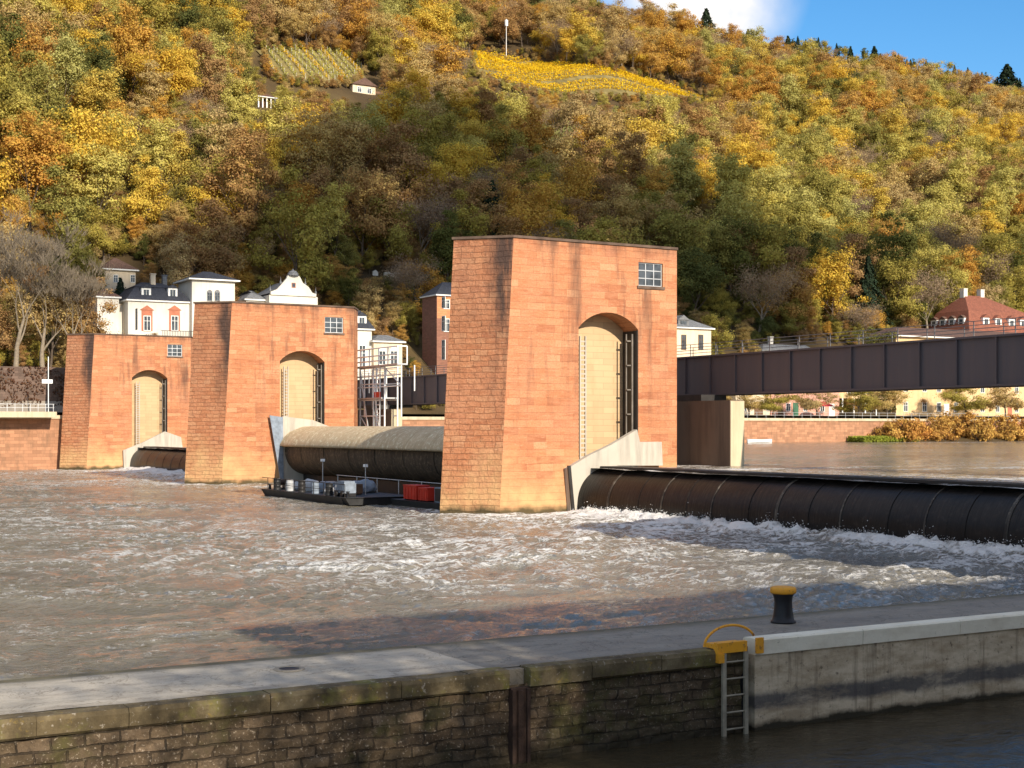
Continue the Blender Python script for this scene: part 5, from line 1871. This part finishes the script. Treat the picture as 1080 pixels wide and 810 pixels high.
grp = 'bare trees on the left bank'
bare_tree(3, 20, 'big leafless tree with grey branches at the left edge of the far bank', 16, 201, 13.0, group=grp)
bare_tree(8, 17, 'leafless tree right of the big one on the left bank', 46, 203, 13.0, group=grp)
bare_tree(21, 14, 'smaller leafless tree beside the leafy shrub, left of the villa', 76, 200, 13.0, group=grp)
bare_tree(34, 18, 'leafless tree half cut off by the left picture edge', -12, 205, 13.0, group=grp)
single_tree('russet', 1, 98, 0, 'slim russet tree just left of the white villa', .85, None, 207, 13.0)
single_tree('conifer', 0, 127, 0, 'dark green conifer behind the left wing of the villa', .62, None, 232, 20.0)
single_tree('olive', 0, 448, 0, 'low yellow-green bush at the foot of the tall brown house', (.5, .5, .45), None, 205, 7.4)

# plane trees on the promenade, shrubs and grass on the bank
planes = [(790, .5, 'small'), (815, .55, ''), (862, .6, ''), (905, .55, ''), (936, .62, ''), (1019, .7, ''), (1060, .72, '')]
pl_l = ['leftmost pollarded plane tree under the bridge', 'pollarded plane tree before the cream wall under the bridge', 'pollarded plane tree in front of the red umbrella', 'pollarded plane tree before the white columns',
        'pollarded plane tree with pale forked trunk before the modern house', 'round pollarded plane tree before the yellow house, left', 'rightmost round pollarded plane tree before the yellow house']
for i, (px, s, _) in enumerate(planes):
    rt = single_tree('tan' if i % 2 == 0 else 'olive', 0, px, 0, pl_l[i], (s * 1.2, s * 1.2, s * .80), 'plane trees on the promenade', 193 + (i % 3), 7.4, 'plane_tree')

um = thing('parasol', 'red parasol on the promenade before the pink house', 'parasol', W(vx(868, 199), 199, 7.4))
m = MB(); m.tube([(0, 0, 0), (0, 0, 2.8)], .05, 6); m.build('pole', 'wood', um)
m = MB(); m.lathe([(2.1, 1.9), (1.4, 2.3), (.7, 2.6), (0, 2.85)], 8, smooth=False); m.build('canopy', 'red_cloth', um)
rail = thing('promenade_railing', 'thin grey railing along the top of the far river wall', 'railing', W(0, BANK + .5, 7.0))
m = MB()
for x in np.arange(150, 330, 2.0):
    m.box(x - .03, x + .03, -.03, .03, 0, 1.0)
for z in (.5, .98):
    m.box(150, 330, -.022, .022, z, z + .045)
m.build('bars', 'galv', rail)

sh_px = [936, 952, 968, 985, 1002, 1020, 1038, 1056, 1074, 1092, 960, 994, 1030, 1066]
for i, px in enumerate(sh_px):
    g_ = np.random.default_rng(400 + i)
    n = 2600
    hgt = g_.uniform(4.6, 5.8) if 2 < i < 10 else g_.uniform(3.4, 4.6)
    wd = g_.uniform(2.6, 3.6)
    c, nr = crown_points(900 + i, n, hgt, wd, 0, 'b')
    c[:, 2] = np.maximum(c[:, 2], .05)
    front = i >= 10
    u = BANK - 2.2 - (2.2 if front else 0)
    labs_ = 'orange bank shrub number' 
    order = ['leftmost', 'second', 'third', 'fourth', 'fifth', 'sixth', 'seventh', 'eighth', 'ninth', 'rightmost']
    if front:
        lb = '%s low orange shrub of the front row at the water edge' % ['leftmost', 'second', 'third', 'rightmost'][i - 10]
    else:
        lb = '%s orange shrub in the tall back row before the river wall' % order[i]
    rt = thing('bank_shrub', lb, 'shrub', W(vx(px, u), u, 2.6), 0.0, 'orange shrubs on the right bank')
    o = bpy.data.objects.new('leaves', quads_mesh('shrub_leaves', c, nr, g_.uniform(.12, .26, n), [LEAF['shrub']])); COL.objects.link(o); o.parent = rt
    m = MB(); rg = random.Random(i)
    for k in range(7):
        a = rg.uniform(0, 6.28); m.tube([(0, 0, -.3), (math.cos(a) * wd * .3, math.sin(a) * wd * .3, hgt * .5), (math.cos(a) * wd * .55, math.sin(a) * wd * .55, hgt * .85)], [.05, .035, .012], 4)
    m.build('stems', 'bark', rt)
bank = MB()
va, vb2 = vx(900, 184), vx(1250, 184)
for i, x in enumerate(np.linspace(va, vb2, 60)):
    t = float(sstep(va, va + 20, np.array(x)))
    for j, (du_, z) in enumerate(((-6.5 * t, ZUP - .3), (-4 * t, ZUP + .35 * t), (-1.5 * t, ZUP + 1.0 * t), (0.0, ZUP + 1.3 * t))):
        bank.v.append(tuple(W(x, BANK + du_ - .02, z + .1 * float(gnoise(x * .3, j)))))
for i in range(59):
    for j in range(3):
        bank.f.append([i * 4 + j, (i + 1) * 4 + j, (i + 1) * 4 + j + 1, i * 4 + j + 1]); bank.mi.append(0); bank.sm.append(True)
struct(bank.build('bank_ground', ['ground']))
n = 9000
xg = RNG.uniform(va + 2, va + 15, n); ug_ = BANK - RNG.uniform(.2, 4.5, n)
P = np.stack([CU * xg - SU * ug_, SU * xg + CU * ug_, ZUP + RNG.uniform(.1, 1.0, n)], 1)
o = bpy.data.objects.new('bank_grass', quads_mesh('bank_grass', P, RNG.normal(size=P.shape) + np.array([0, -.6, .2]), RNG.uniform(.12, .25, n), [LEAF['grass']])); COL.objects.link(o)
tag(o, 'bright green grass at the water edge left of the orange shrubs', 'grass', kind='stuff')
# little landing boat
vb3, ub3 = ground_at(801, 466.5, ZUP); ub3 = min(ub3, BANK - 2); vb3 = vx(801, ub3)
bt = thing('rowing_boat', 'small white boat moored below the far river wall', 'boat', W(vb3, ub3, ZUP))
m = MB(); st = []
for i, x in enumerate(np.linspace(-2.6, 2.6, 13)):
    w = .85 * (1 - (abs(x) / 2.75) ** 2.4) + .03
    st.append([(x, -w, .55 + .1 * (x / 2.6) ** 2), (x, -w * .75, .05), (x, 0, -.15), (x, w * .75, .05), (x, w, .55 + .1 * (x / 2.6) ** 2), (x, 0, .2)])
m.v = [p for r_ in st for p in r_]
for i in range(12):
    for j in range(6):
        m.f.append([i * 6 + j, (i + 1) * 6 + j, (i + 1) * 6 + (j + 1) % 6, i * 6 + (j + 1) % 6]); m.mi.append(0); m.sm.append(True)
m.build('hull', 'white_metal', bt)
m = MB(); m.box(-.2, .2, -.6, .6, .42, .48); m.build('bench', 'wood', bt)

# ------------------------------------------------------------------ work pontoon and gear
vp, up = 38.8, 90.5
pt = thing('work_pontoon', 'long black work pontoon moored between the piers, cluttered deck', 'pontoon', W(vp, up, 0))
LP = 17.0
m = MB(); m.prism([(0, .62), (.35, -.3), (5.2, -.3), (5.5, .62)], 'xz', 0.8, LP - .8); m.prism([(0.0, .58), (5.5, .58), (5.5, .621), (0, .621)], 'xz', 0, LP)
m.prism([(0, .62), (.35, .1), (5.2, .1), (5.5, .62)], 'xz', .1, .797); m.prism([(0, .62), (.35, .1), (5.2, .1), (5.5, .62)], 'xz', LP - .797, LP - .1)
m.build('hull', 'hull', pt)
m = MB()
for y in np.arange(.3, LP, 1.9):
    m.box(.05, .09, y - .02, y + .02, .624, 1.55)
m.box(.045, .095, .3, LP - .3, 1.5, 1.55); m.box(.05, .09, .3, LP - .3, 1.05, 1.09)
m.build('railing', 'darksteel', pt)
m = MB()
for y in (.8, LP - .8):
    m.lathe([(.12, 0), (.10, .3), (.16, .4), (0, .42)], 10, 0, (.5, y, .624))
m.build('mooring_bitts', 'black', pt)


def lump(name, label, cat, x, y, z, sx, sy, sz, mat, seed, group=None, tie=True):
    rt = thing(name, label, cat, W(vp + x, up + y, z), TH + seed * .37, group)
    bm = bmesh.new(); bmesh.ops.create_icosphere(bm, subdivisions=4, radius=1)
    cs = np.array([tuple(v_.co) for v_ in bm.verts])
    f = 1 + .16 * gnoise(cs[:, 0] * 2.2 + seed, cs[:, 1] * 2.2 + cs[:, 2]) + .10 * gnoise(cs[:, 0] * 5 + seed, cs[:, 2] * 5 + cs[:, 1] * 3)
    for v_, k in zip(bm.verts, f):
        p = v_.co * float(k)
        # boxy, slumped
        p = Vector((math.copysign(abs(p.x) ** .75, p.x) * sx, math.copysign(abs(p.y) ** .75, p.y) * sy, p.z * sz))
        p.z = max(0.004, p.z + sz * .55)
        v_.co = p
    me = bpy.data.meshes.new(name); bm.to_mesh(me); bm.free()
    me.polygons.foreach_set('use_smooth', [True] * len(me.polygons)); me.materials.append(MT[mat]); box_uv(me)
    o = bpy.data.objects.new('cover', me); COL.objects.link(o); o.parent = rt
    s = MB()
    s.tube([(0, -sy * 1.12, .02), (0, -sy * .9, sz * 1.05), (0, 0, sz * 1.62), (0, sy * .9, sz * 1.05), (0, sy * 1.12, .02)], .025, 5)
    s.build('lashing', 'black', rt)
    return rt


DZ = .624
lump('tarpaulin_heap', 'white tarpaulin heap at the left end of the pontoon deck', 'tarpaulin', 1.4, 13.2, DZ, .5, .8, .42, 'tarp', 1, 'tarpaulin heaps on the pontoon')
lump('tarpaulin_heap', 'tallest white tarpaulin heap in the middle of the pontoon deck', 'tarpaulin', 1.7, 10.6, DZ, .5, .7, .58, 'tarp', 2, 'tarpaulin heaps on the pontoon')
lump('tarpaulin_heap', 'grey-blue sheeted heap beside the tallest white one on the pontoon', 'tarpaulin', 1.9, 8.2, DZ, .6, .9, .50, 'tarp_blue', 3, 'tarpaulin heaps on the pontoon')
lump('tarpaulin_heap', 'white bundle near the right end of the pontoon deck', 'tarpaulin', 1.3, 5.4, DZ, .45, .6, .34, 'tarp', 4, 'tarpaulin heaps on the pontoon')
lump('tarpaulin_heap', 'grey sheeted heap at the back of the pontoon under the roller', 'tarpaulin', 4.2, 6.6, DZ, .7, 1.1, .62, 'tarp_blue', 5, 'tarpaulin heaps on the pontoon')
wn = thing('winch', 'small dark winch on the left tip of the pontoon', 'winch', W(vp + 1.2, up + 15.6, DZ))
m = MB(); m.box(-.4, .4, -.45, .45, .002, .12); m.box(-.35, -.25, -.4, .4, .12, .7); m.box(.25, .35, -.4, .4, .12, .7); m.build('frame', 'darksteel', wn)
m = MB(); m.tube([(-.24, 0, .5), (.24, 0, .5)], .22, 14); m.build('drum', 'rust', wn)
cp_ = thing('air_compressor', 'grey boxy compressor at the right end of the pontoon deck', 'compressor', W(vp + .9, up + 2.0, DZ))
m = MB(); m.box(-.45, .45, -.7, .7, .25, .95); m.box(-.4, .4, -.6, .6, .952, 1.08); m.box(-.47, -.452, -.5, .5, .4, .8); m.build('housing', 'tarp_blue', cp_)
m = MB(); m.tube([(-.6, -.5, .2), (-.45, -.5, .2)], .2, 12); m.tube([(-.6, .5, .2), (-.45, .5, .2)], .2, 12); m.box(-.4, .4, -.8, .8, .01, .248); m.build('wheels', 'black', cp_)
for i, (x, y) in enumerate(((.45, 4.0), (.6, 7.0), (.5, 9.4), (.55, 12.0), (.5, 14.6))):
    d = thing('drum_barrel', ['dark barrel beside the compressor on the pontoon', 'second barrel along the pontoon edge from the compressor', 'middle barrel on the pontoon edge', 'barrel on the pontoon edge before the white heap', 'barrel nearest the left tip of the pontoon'][i], 'barrel', W(vp + x, up + y, DZ), TH, 'barrels on the pontoon')
    m = MB(); m.lathe([(0, 0), (.27, 0), (.28, .02), (.27, .04), (.27, .28), (.285, .30), (.27, .32), (.27, .58), (.285, .6), (.27, .62), (.27, .84), (.28, .86), (0, .86)], 16)
    m.build('body', ['hull', 'tarp_blue', 'darksteel', 'tarp', 'hull'][i], d)
    m = MB(); m.lathe([(0, .864), (.24, .864), (.24, .88), (0, .885)], 16); m.build('lid', 'galv', d)
for i, (x, y, h_, lb) in enumerate(((3.4, 12.4, 2.2, 'thin pole with a lamp at the back of the pontoon, left'), (3.0, 3.4, 2.0, 'thin pole with a lamp at the back of the pontoon, right'))):
    rt = thing('deck_lamp', lb, 'lamp', W(vp + x, up + y, DZ), TH, 'deck lamps on the pontoon')
    m = MB(); m.tube([(0, 0, 0), (0, 0, h_)], .035, 6); m.build('pole', 'galv', rt)
    m = MB(); m.box(-.12, .12, -.16, .16, h_, h_ + .2); m.build('lamp_head', 'white_metal', rt)
hz = thing('hose_coil', 'coiled grey hose lying near the left tip of the pontoon', 'hose', W(vp + 2.6, up + 14.6, DZ))
m = MB(); m.tube([(.55 * math.cos(t) * (1 + .04 * math.sin(3 * t)), .55 * math.sin(t), .06 + t * .012) for t in np.linspace(0, 25, 120)], .05, 6); m.build('hose', 'tarp_blue', hz)
for i, (x, y, sx, mt) in enumerate(((2.9, 10.0, .5, 'tarp'), (2.6, 4.4, .45, 'wood'), (1.2, 3.6, .3, 'tarp'), (2.4, 12.0, .4, 'wood'))):
    rt = thing('deck_crate', ['pale crate behind the tallest white heap', 'timber crate behind the white bundle', 'small pale crate beside the compressor', 'timber crate behind the left white heap'][i], 'crate', W(vp + x, up + y, DZ), TH + .2 * i, 'crates on the pontoon')
    m = MB(); m.box(-sx, sx, -sx * .8, sx * .8, .08, .75)
    for q_ in (-.6, 0, .6):
        m.box(-sx - .03, -sx - .002, q_ * sx - .06, q_ * sx + .06, .08, .75)
    m.build('slatted_box', mt, rt)
    m = MB(); m.box(-sx, sx, -.25, -.15, .0, .078); m.box(-sx, sx, .15, .25, .0, .078); m.build('runners', 'wood', rt)
# second pontoon in the shade with red boxes
v2, u2 = 42.0, 82.5
p2 = thing('work_pontoon', 'dark shaded pontoon carrying red boxes beside the tallest pier', 'pontoon', W(v2, u2, 0))
m = MB(); m.prism([(0, .5), (.25, -.3), (3.4, -.3), (3.6, .5)], 'xz', 0, 7.6); m.build('hull', 'hull', p2)
for i, (y, w, hgt) in enumerate(((5.6, 1.25, .95), (3.5, .85, .85))):
    px_lab = ['larger red box on the shaded pontoon, left', 'smaller red box on the shaded pontoon, right'][i]
    b = thing('equipment_box', px_lab, 'box', W(v2 + .9, u2 + y, .503), TH, 'red boxes on the pontoon')
    m = MB(); m.box(-.5, .5, -w, w * .6, .06, hgt)
    for k in range(4):
        yy = -w + (w * 1.6) * (k + .5) / 4; m.box(-.54, -.502, yy - .05, yy + .05, .1, hgt - .06)
    m.build('body', 'red_paint', b)
    m = MB(); m.box(-.53, .53, -w - .03, w * .6 + .03, hgt + .003, hgt + .08); m.build('lid', 'red_paint', b)
    m = MB(); m.box(-.45, .45, -w + .1, -w + .25, 0, .058); m.box(-.45, .45, w * .6 - .25, w * .6 - .1, 0, .058); m.build('skids', 'black', b)
ck = thing('equipment_box', 'grey cabinet at the right of the red boxes on the shaded pontoon', 'box', W(v2 + 1.0, u2 + 1.4, .503))
m = MB(); m.box(-.4, .4, -.6, .6, .002, 1.0); m.build('body', 'tarp_blue', ck)
m = MB(); m.box(-.43, -.402, -.5, .5, .08, .92); m.build('door', 'darksteel', ck)
gr_ = thing('guard_rail', 'thin horizontal steel guard rail strung below the raised roller', 'railing', W(44.9, 82.5, 0))
m = MB(); m.tube([(0, 0, 1.55), (0, 24, 1.62)], .035, 6)
for y in np.arange(1, 24, 3.8):
    m.tube([(0, y, -.5), (0, y, 1.58)], .04, 6)
m.build('bars', 'galv', gr_)

# ------------------------------------------------------------------ scaffold behind the second pier
us0, us1 = ux(430, 59.6), ux(381, 59.6)
sc = thing('scaffold_tower', 'silver scaffold tower with platform and ladder right of the second pier', 'scaffold', W(59.0, us0, 0))
Ls = us1 - us0
z_p = zz(387, 59.6, (us0 + us1) / 2); z_b = -1.0; z_t = zz(368, 59.6, (us0 + us1) / 2)
m = MB()
for x in (0, 1.4):
    for y in (.9 + Ls * .28, .9 + Ls * .52, Ls * .9):
        m.tube([(x, y, z_b), (x, y, z_p)], .085, 6)
    for z in np.arange(z_b + 1.2, z_p, 1.6):
        m.tube([(x, .9 + Ls * .28, z), (x, Ls * .9, z)], .07, 6)
m.tube([(0, Ls * .9, z_p - .3), (0, .9 + Ls * .52, z_b + 2.2)], .075, 6); m.tube([(0, .9 + Ls * .28, z_b + 1), (0, .9 + Ls * .52, z_p - 1.5)], .07, 6)
for x in (0, 1.4):
    for y in (.15, Ls - .15, .9 + Ls * .72):
        m.tube([(x, y, z_p - (5.0 if x == 0 else 2.5)), (x, y, z_p)], .07, 6)
    for k in range(3):
        za = z_b + .6 + k * 2.4
        m.tube([(x, .9 + Ls * .52, za), (x, Ls * .9, za + 2.2)], .065, 5)
m.tube([(0, .15, z_p - 2.0), (0, Ls - .15, z_p - 2.0)], .065, 5); m.tube([(0, .15, z_p - .9), (0, Ls - .15, z_p - .9)], .065, 5)
m.tube([(0, .15, z_p - 2.0), (0, .9 + Ls * .28, z_p - .1)], .065, 5)
m.build('frame', 'white_metal', sc)
m = MB(); m.box(-.5, .6, 0, Ls, z_p, z_p + .14); m.box(-.35, 1.5, .9 + Ls * .28, Ls * .9, z_p - 3.2, z_p - 3.06); m.build('platform', 'galv', sc)
m = MB()
for y in np.linspace(.05, Ls - .075, 6):
    m.tube([(-.45, y, z_p + .143), (-.45, y, z_t)], .075, 6)
for z in (z_p + .55, z_p + 1.05, z_t):
    m.tube([(-.45, 0, z), (-.45, Ls, z)], .075, 6)
m.tube([(-.45, .05, z_t), (.55, .05, z_t)], .075, 6); m.tube([(.55, .05, z_p + .143), (.55, .05, z_t)], .075, 6)
m.build('guard_rail', 'white_metal', sc)
m = MB()
ly = .9 + Ls * .36
for y in (ly, ly + .9):
    m.tube([(-.1, y, z_b), (-.1, y, z_p)], .075, 6)
for z in np.arange(z_b + .3, z_p, .42):
    m.tube([(-.1, ly, z), (-.1, ly + .9, z)], .055, 6)
m.build('ladder', 'white_metal', sc)
m = MB(); m.box(-.16, -.12, ly - .2, ly + 1.3, z_p - 3.1, z_p - 2.5); m.build('warning_board', 'red_paint', sc)
dkb = thing('pier_cabin', 'dark steel cabin on the bridge pillar behind the scaffold', 'cabin', W(62.3, ux(415, 62.3), 0))
m = MB(); m.box(.1, 2.2, 0, ux(372, 62.3) - ux(415, 62.3), 7.5, 10.3); m.build('body', 'darksteel', dkb)
m = MB(); m.box(.06, .098, .6, 1.6, 7.7, 9.8); m.build('door', 'girder', dkb)

# ------------------------------------------------------------------ near bank (behind the viewpoint)
nb = MB(); nb.box(-200, 260, -160, -3.0, -3, 3.7); struct(nb.build('near_bank', ['paving'], None, W(0, 0, 0), TH))

near = [(15, 'unseen cream house added on the near bank to shade the quay', 'cream_wall', 'red_tiles', 22.6), (37, 'unseen brick house added on the near bank for shade, farthest upstream', 'brown_wall', 'slate', 21.6)]  # houses added out of view, ridge heights set by the shade they throw
for i, (v, u, sc_, lb) in enumerate(((10.5, -9, 1.35, 'unseen leafless tree added beside the cream house to soften its shade'), (-3.0, -12, 1.1, 'unseen leafless tree added by itself on the near bank, downstream of the houses'))):  # bare trees added out of view to soften the shade edge
    rt = single_tree('twig', i, 0, 0, lb, sc_, 'unseen leafless trees added along the near bank', -11, 3.7)
    rt.location = W(v, u, 3.6)
for v, lb, wm, rm_, zr in near:
    rt = thing('shade_house', lb, 'house', W(v, -17, 3.7), TH, 'unseen houses added on the near bank for shade')
    hh = zr - 3.7 - 5.0
    m = MB(); m.box(0, 21.7, 0, 12, -.5, hh); m.build('wall', wm, rt)
    m = MB(); m.prism([(-.6, hh + .003), (12.6, hh + .003), (6, hh + 5.0)], 'yz', -.1, 21.8); m.build('roof', rm_, rt)
    for f in range(5):
        for k in range(6):
            m = MB(); x = 1.6 + k * 3.5; z = 1.2 + f * 3.1
            if z + 1.8 > hh: continue
            m.box(x, x + .12, 12.004, 12.1, z, z + 1.8); m.box(x + 1.1, x + 1.22, 12.004, 12.1, z, z + 1.8); m.box(x + .12, x + 1.1, 12.004, 12.1, z, z + .12); m.box(x + .12, x + 1.1, 12.004, 12.1, z + 1.68, z + 1.8)
            o = m.build('window', 'white_trim', rt)
            g = MB(); g.box(x + .1, x + 1.12, 12.003, 12.05, z + .1, z + 1.7); g.build('pane', 'glass', o)

# unseen cloud, added and cut to shape the shade on the lower hillside
CZ = 430.0
edge = [(120, 290), (180, 240), (250, 200), (320, 148), (400, 130), (470, 145), (540, 182), (640, 220), (720, 232), (770, 268), (860, 285), (960, 300), (1080, 305), (1260, 312)]
cpoly = []
for px, py in edge:
    v, u, z = hit(px, py); p = W(v, u, z + 7)
    cpoly.append(p + SH * ((CZ - p.z) / math.tan(SUN_EL)) + Vector((0, 0, CZ - p.z)))
for px in (1260, 1000, 920, 860, 800, 600, 450, 300, 120):
    u = 229.0 if px < 900 else 258.0; v = vx(px, u); p = W(v, u, float(T(u, v)) + 6)
    cpoly.append(p + SH * ((CZ - p.z) / math.tan(SUN_EL)) + Vector((0, 0, CZ - p.z)))
pc = [(p.x, p.y) for p in cpoly]
gx_, gy_ = np.meshgrid(np.arange(min(p[0] for p in pc), max(p[0] for p in pc), 15.0), np.arange(min(p[1] for p in pc), max(p[1] for p in pc), 15.0), indexing='ij')
gx_ = gx_ + RNG.uniform(-4, 4, gx_.shape); gy_ = gy_ + RNG.uniform(-4, 4, gy_.shape)
ins_ = in_poly(gx_, gy_, pc) & (gnoise(gx_ * .02 + 4, gy_ * .02) > -.22) & (RNG.random(gx_.shape) > .36)
bm_ = bmesh.new(); bmesh.ops.create_icosphere(bm_, subdivisions=2, radius=1)
bv = np.array([tuple(v.co) for v in bm_.verts]); bf = [[v.index for v in f.verts] for f in bm_.faces]; bm_.free()
cm_ = MB()
for x, y in zip(gx_[ins_], gy_[ins_]):
    r = RNG.uniform(9, 15)
    q_ = bv * (1 + .18 * gnoise(bv[:, 0] * 2 + x, bv[:, 1] * 2 + bv[:, 2] + y))[:, None] * np.array([r, r, r * .7]) + np.array([x, y, CZ + RNG.uniform(-4, 6)])
    cm_.add(q_.tolist(), bf, 0, True)
MT['cloud'] = m_plain('shade_cloud_white', (.85, .85, .85), 1.0, 0, .05, .01, 0, 0)
struct(cm_.build('cloud', 'cloud'))  # unseen light blocker, present only for its shade


# ------------------------------------------------------------------ light, sky, camera
sd_ = Vector((SH.x * math.cos(SUN_EL), SH.y * math.cos(SUN_EL), math.sin(SUN_EL)))
L_ = bpy.data.lights.new('sun', 'SUN'); L_.energy = 4.1; L_.angle = R(.5); L_.color = (1, .90, .76)
lo_ = bpy.data.objects.new('sun', L_); COL.objects.link(lo_)
lo_.rotation_euler = (-sd_).to_track_quat('-Z', 'Y').to_euler(); lo_.location = sd_ * 100

wd_ = bpy.data.worlds.new('World'); scene.world = wd_; wd_.use_nodes = True
wt = wd_.node_tree; wt.nodes.clear()
sky = wt.nodes.new('ShaderNodeTexSky'); sky.sky_type = 'NISHITA'; sky.sun_disc = False
sky.sun_elevation = SUN_EL; sky.sun_rotation = math.atan2(SH.x, SH.y)
sky.air_density = 1.0; sky.dust_density = .1; sky.ozone_density = 3.0
bg = wt.nodes.new('ShaderNodeBackground'); bg.inputs[1].default_value = .13
wo_ = wt.nodes.new('ShaderNodeOutputWorld')
# clouds as part of the sky
tc = wt.nodes.new('ShaderNodeTexCoord')
mpn = wt.nodes.new('ShaderNodeMapping'); mpn.inputs['Scale'].default_value = (1, 1, 2.2)
nz = wt.nodes.new('ShaderNodeTexNoise'); nz.inputs['Scale'].default_value = 3.2; nz.inputs['Detail'].default_value = 8; nz.inputs['Roughness'].default_value = .55
rp_ = wt.nodes.new('ShaderNodeValToRGB'); rp_.color_ramp.elements[0].position = .40; rp_.color_ramp.elements[1].position = .62
mpn.inputs['Location'].default_value = (0.0, 0.0, 0.0)
mxw = wt.nodes.new('ShaderNodeMix'); mxw.data_type = 'RGBA'; mxw.inputs[7].default_value = (5.6, 5.3, 5.1, 1)
wt.links.new(tc.outputs['Generated'], mpn.inputs[0]); wt.links.new(mpn.outputs[0], nz.inputs['Vector']); wt.links.new(nz.outputs[0], rp_.inputs[0])
cd = Vector(((735 - 540) / FPX, 1, (HORY + 18) / FPX)).normalized()
dt = wt.nodes.new('ShaderNodeVectorMath'); dt.operation = 'DOT_PRODUCT'; dt.inputs[1].default_value = cd
nrm_ = wt.nodes.new('ShaderNodeVectorMath'); nrm_.operation = 'NORMALIZE'
wt.links.new(tc.outputs['Generated'], nrm_.inputs[0]); wt.links.new(nrm_.outputs[0], dt.inputs[0])
# one bank of cloud low over the ridge, unseen cloud elsewhere thickened for fill
mr = wt.nodes.new('ShaderNodeMapRange'); mr.inputs['From Min'].default_value = math.cos(R(4.4)); mr.inputs['From Max'].default_value = math.cos(R(1.5))
wt.links.new(dt.outputs['Value'], mr.inputs['Value'])
mr2 = wt.nodes.new('ShaderNodeMapRange'); mr2.inputs['From Min'].default_value = math.cos(R(30)); mr2.inputs['From Max'].default_value = math.cos(R(45)); mr2.inputs['To Max'].default_value = .85
wt.links.new(dt.outputs['Value'], mr2.inputs['Value'])
am = wt.nodes.new('ShaderNodeMath'); am.operation = 'MULTIPLY'; wt.links.new(mr2.outputs[0], am.inputs[0]); wt.links.new(rp_.outputs[0], am.inputs[1])
nz2 = wt.nodes.new('ShaderNodeTexNoise'); nz2.inputs['Scale'].default_value = 22; nz2.inputs['Detail'].default_value = 7; wt.links.new(nrm_.outputs[0], nz2.inputs['Vector'])
a3 = wt.nodes.new('ShaderNodeMath'); a3.operation = 'MULTIPLY_ADD'; a3.inputs[1].default_value = 2.2; a3.inputs[2].default_value = -1.0; wt.links.new(nz2.outputs[0], a3.inputs[0])
a4 = wt.nodes.new('ShaderNodeMath'); a4.operation = 'ADD'; wt.links.new(a3.outputs[0], a4.inputs[0]); wt.links.new(mr.outputs[0], a4.inputs[1])
a5 = wt.nodes.new('ShaderNodeMath'); a5.operation = 'MULTIPLY'; a5.use_clamp = True; wt.links.new(a4.outputs[0], a5.inputs[0]); wt.links.new(mr.outputs[0], a5.inputs[1])
a6 = wt.nodes.new('ShaderNodeMath'); a6.operation = 'MAXIMUM'; a6.use_clamp = True; wt.links.new(am.outputs[0], a6.inputs[0]); wt.links.new(a5.outputs[0], a6.inputs[1])
wt.links.new(a6.outputs[0], mxw.inputs[0]); hs_ = wt.nodes.new('ShaderNodeHueSaturation'); hs_.inputs['Saturation'].default_value = 1.3; hs_.inputs['Value'].default_value = .85; wt.links.new(sky.outputs[0], hs_.inputs['Color']); wt.links.new(hs_.outputs[0], mxw.inputs[6]); wt.links.new(mxw.outputs[2], bg.inputs[0]); wt.links.new(bg.outputs[0], wo_.inputs[0])

cam = bpy.data.cameras.new('camera'); cam.sensor_width = 36; cam.lens = FPX / 1080 * 36
cam.shift_y = (HORY - 405) / 1080; cam.clip_end = 20000; cam.clip_start = .1
co_ = bpy.data.objects.new('camera', cam); COL.objects.link(co_)
co_.location = (0, 0, H_EYE); co_.rotation_euler = (math.pi / 2, 0, 0)
scene.camera = co_
vs_ = scene.view_settings
vs_.view_transform = 'Standard'; vs_.look = 'None'; vs_.exposure = .7; vs_.gamma = 1; vs_.use_curve_mapping = False
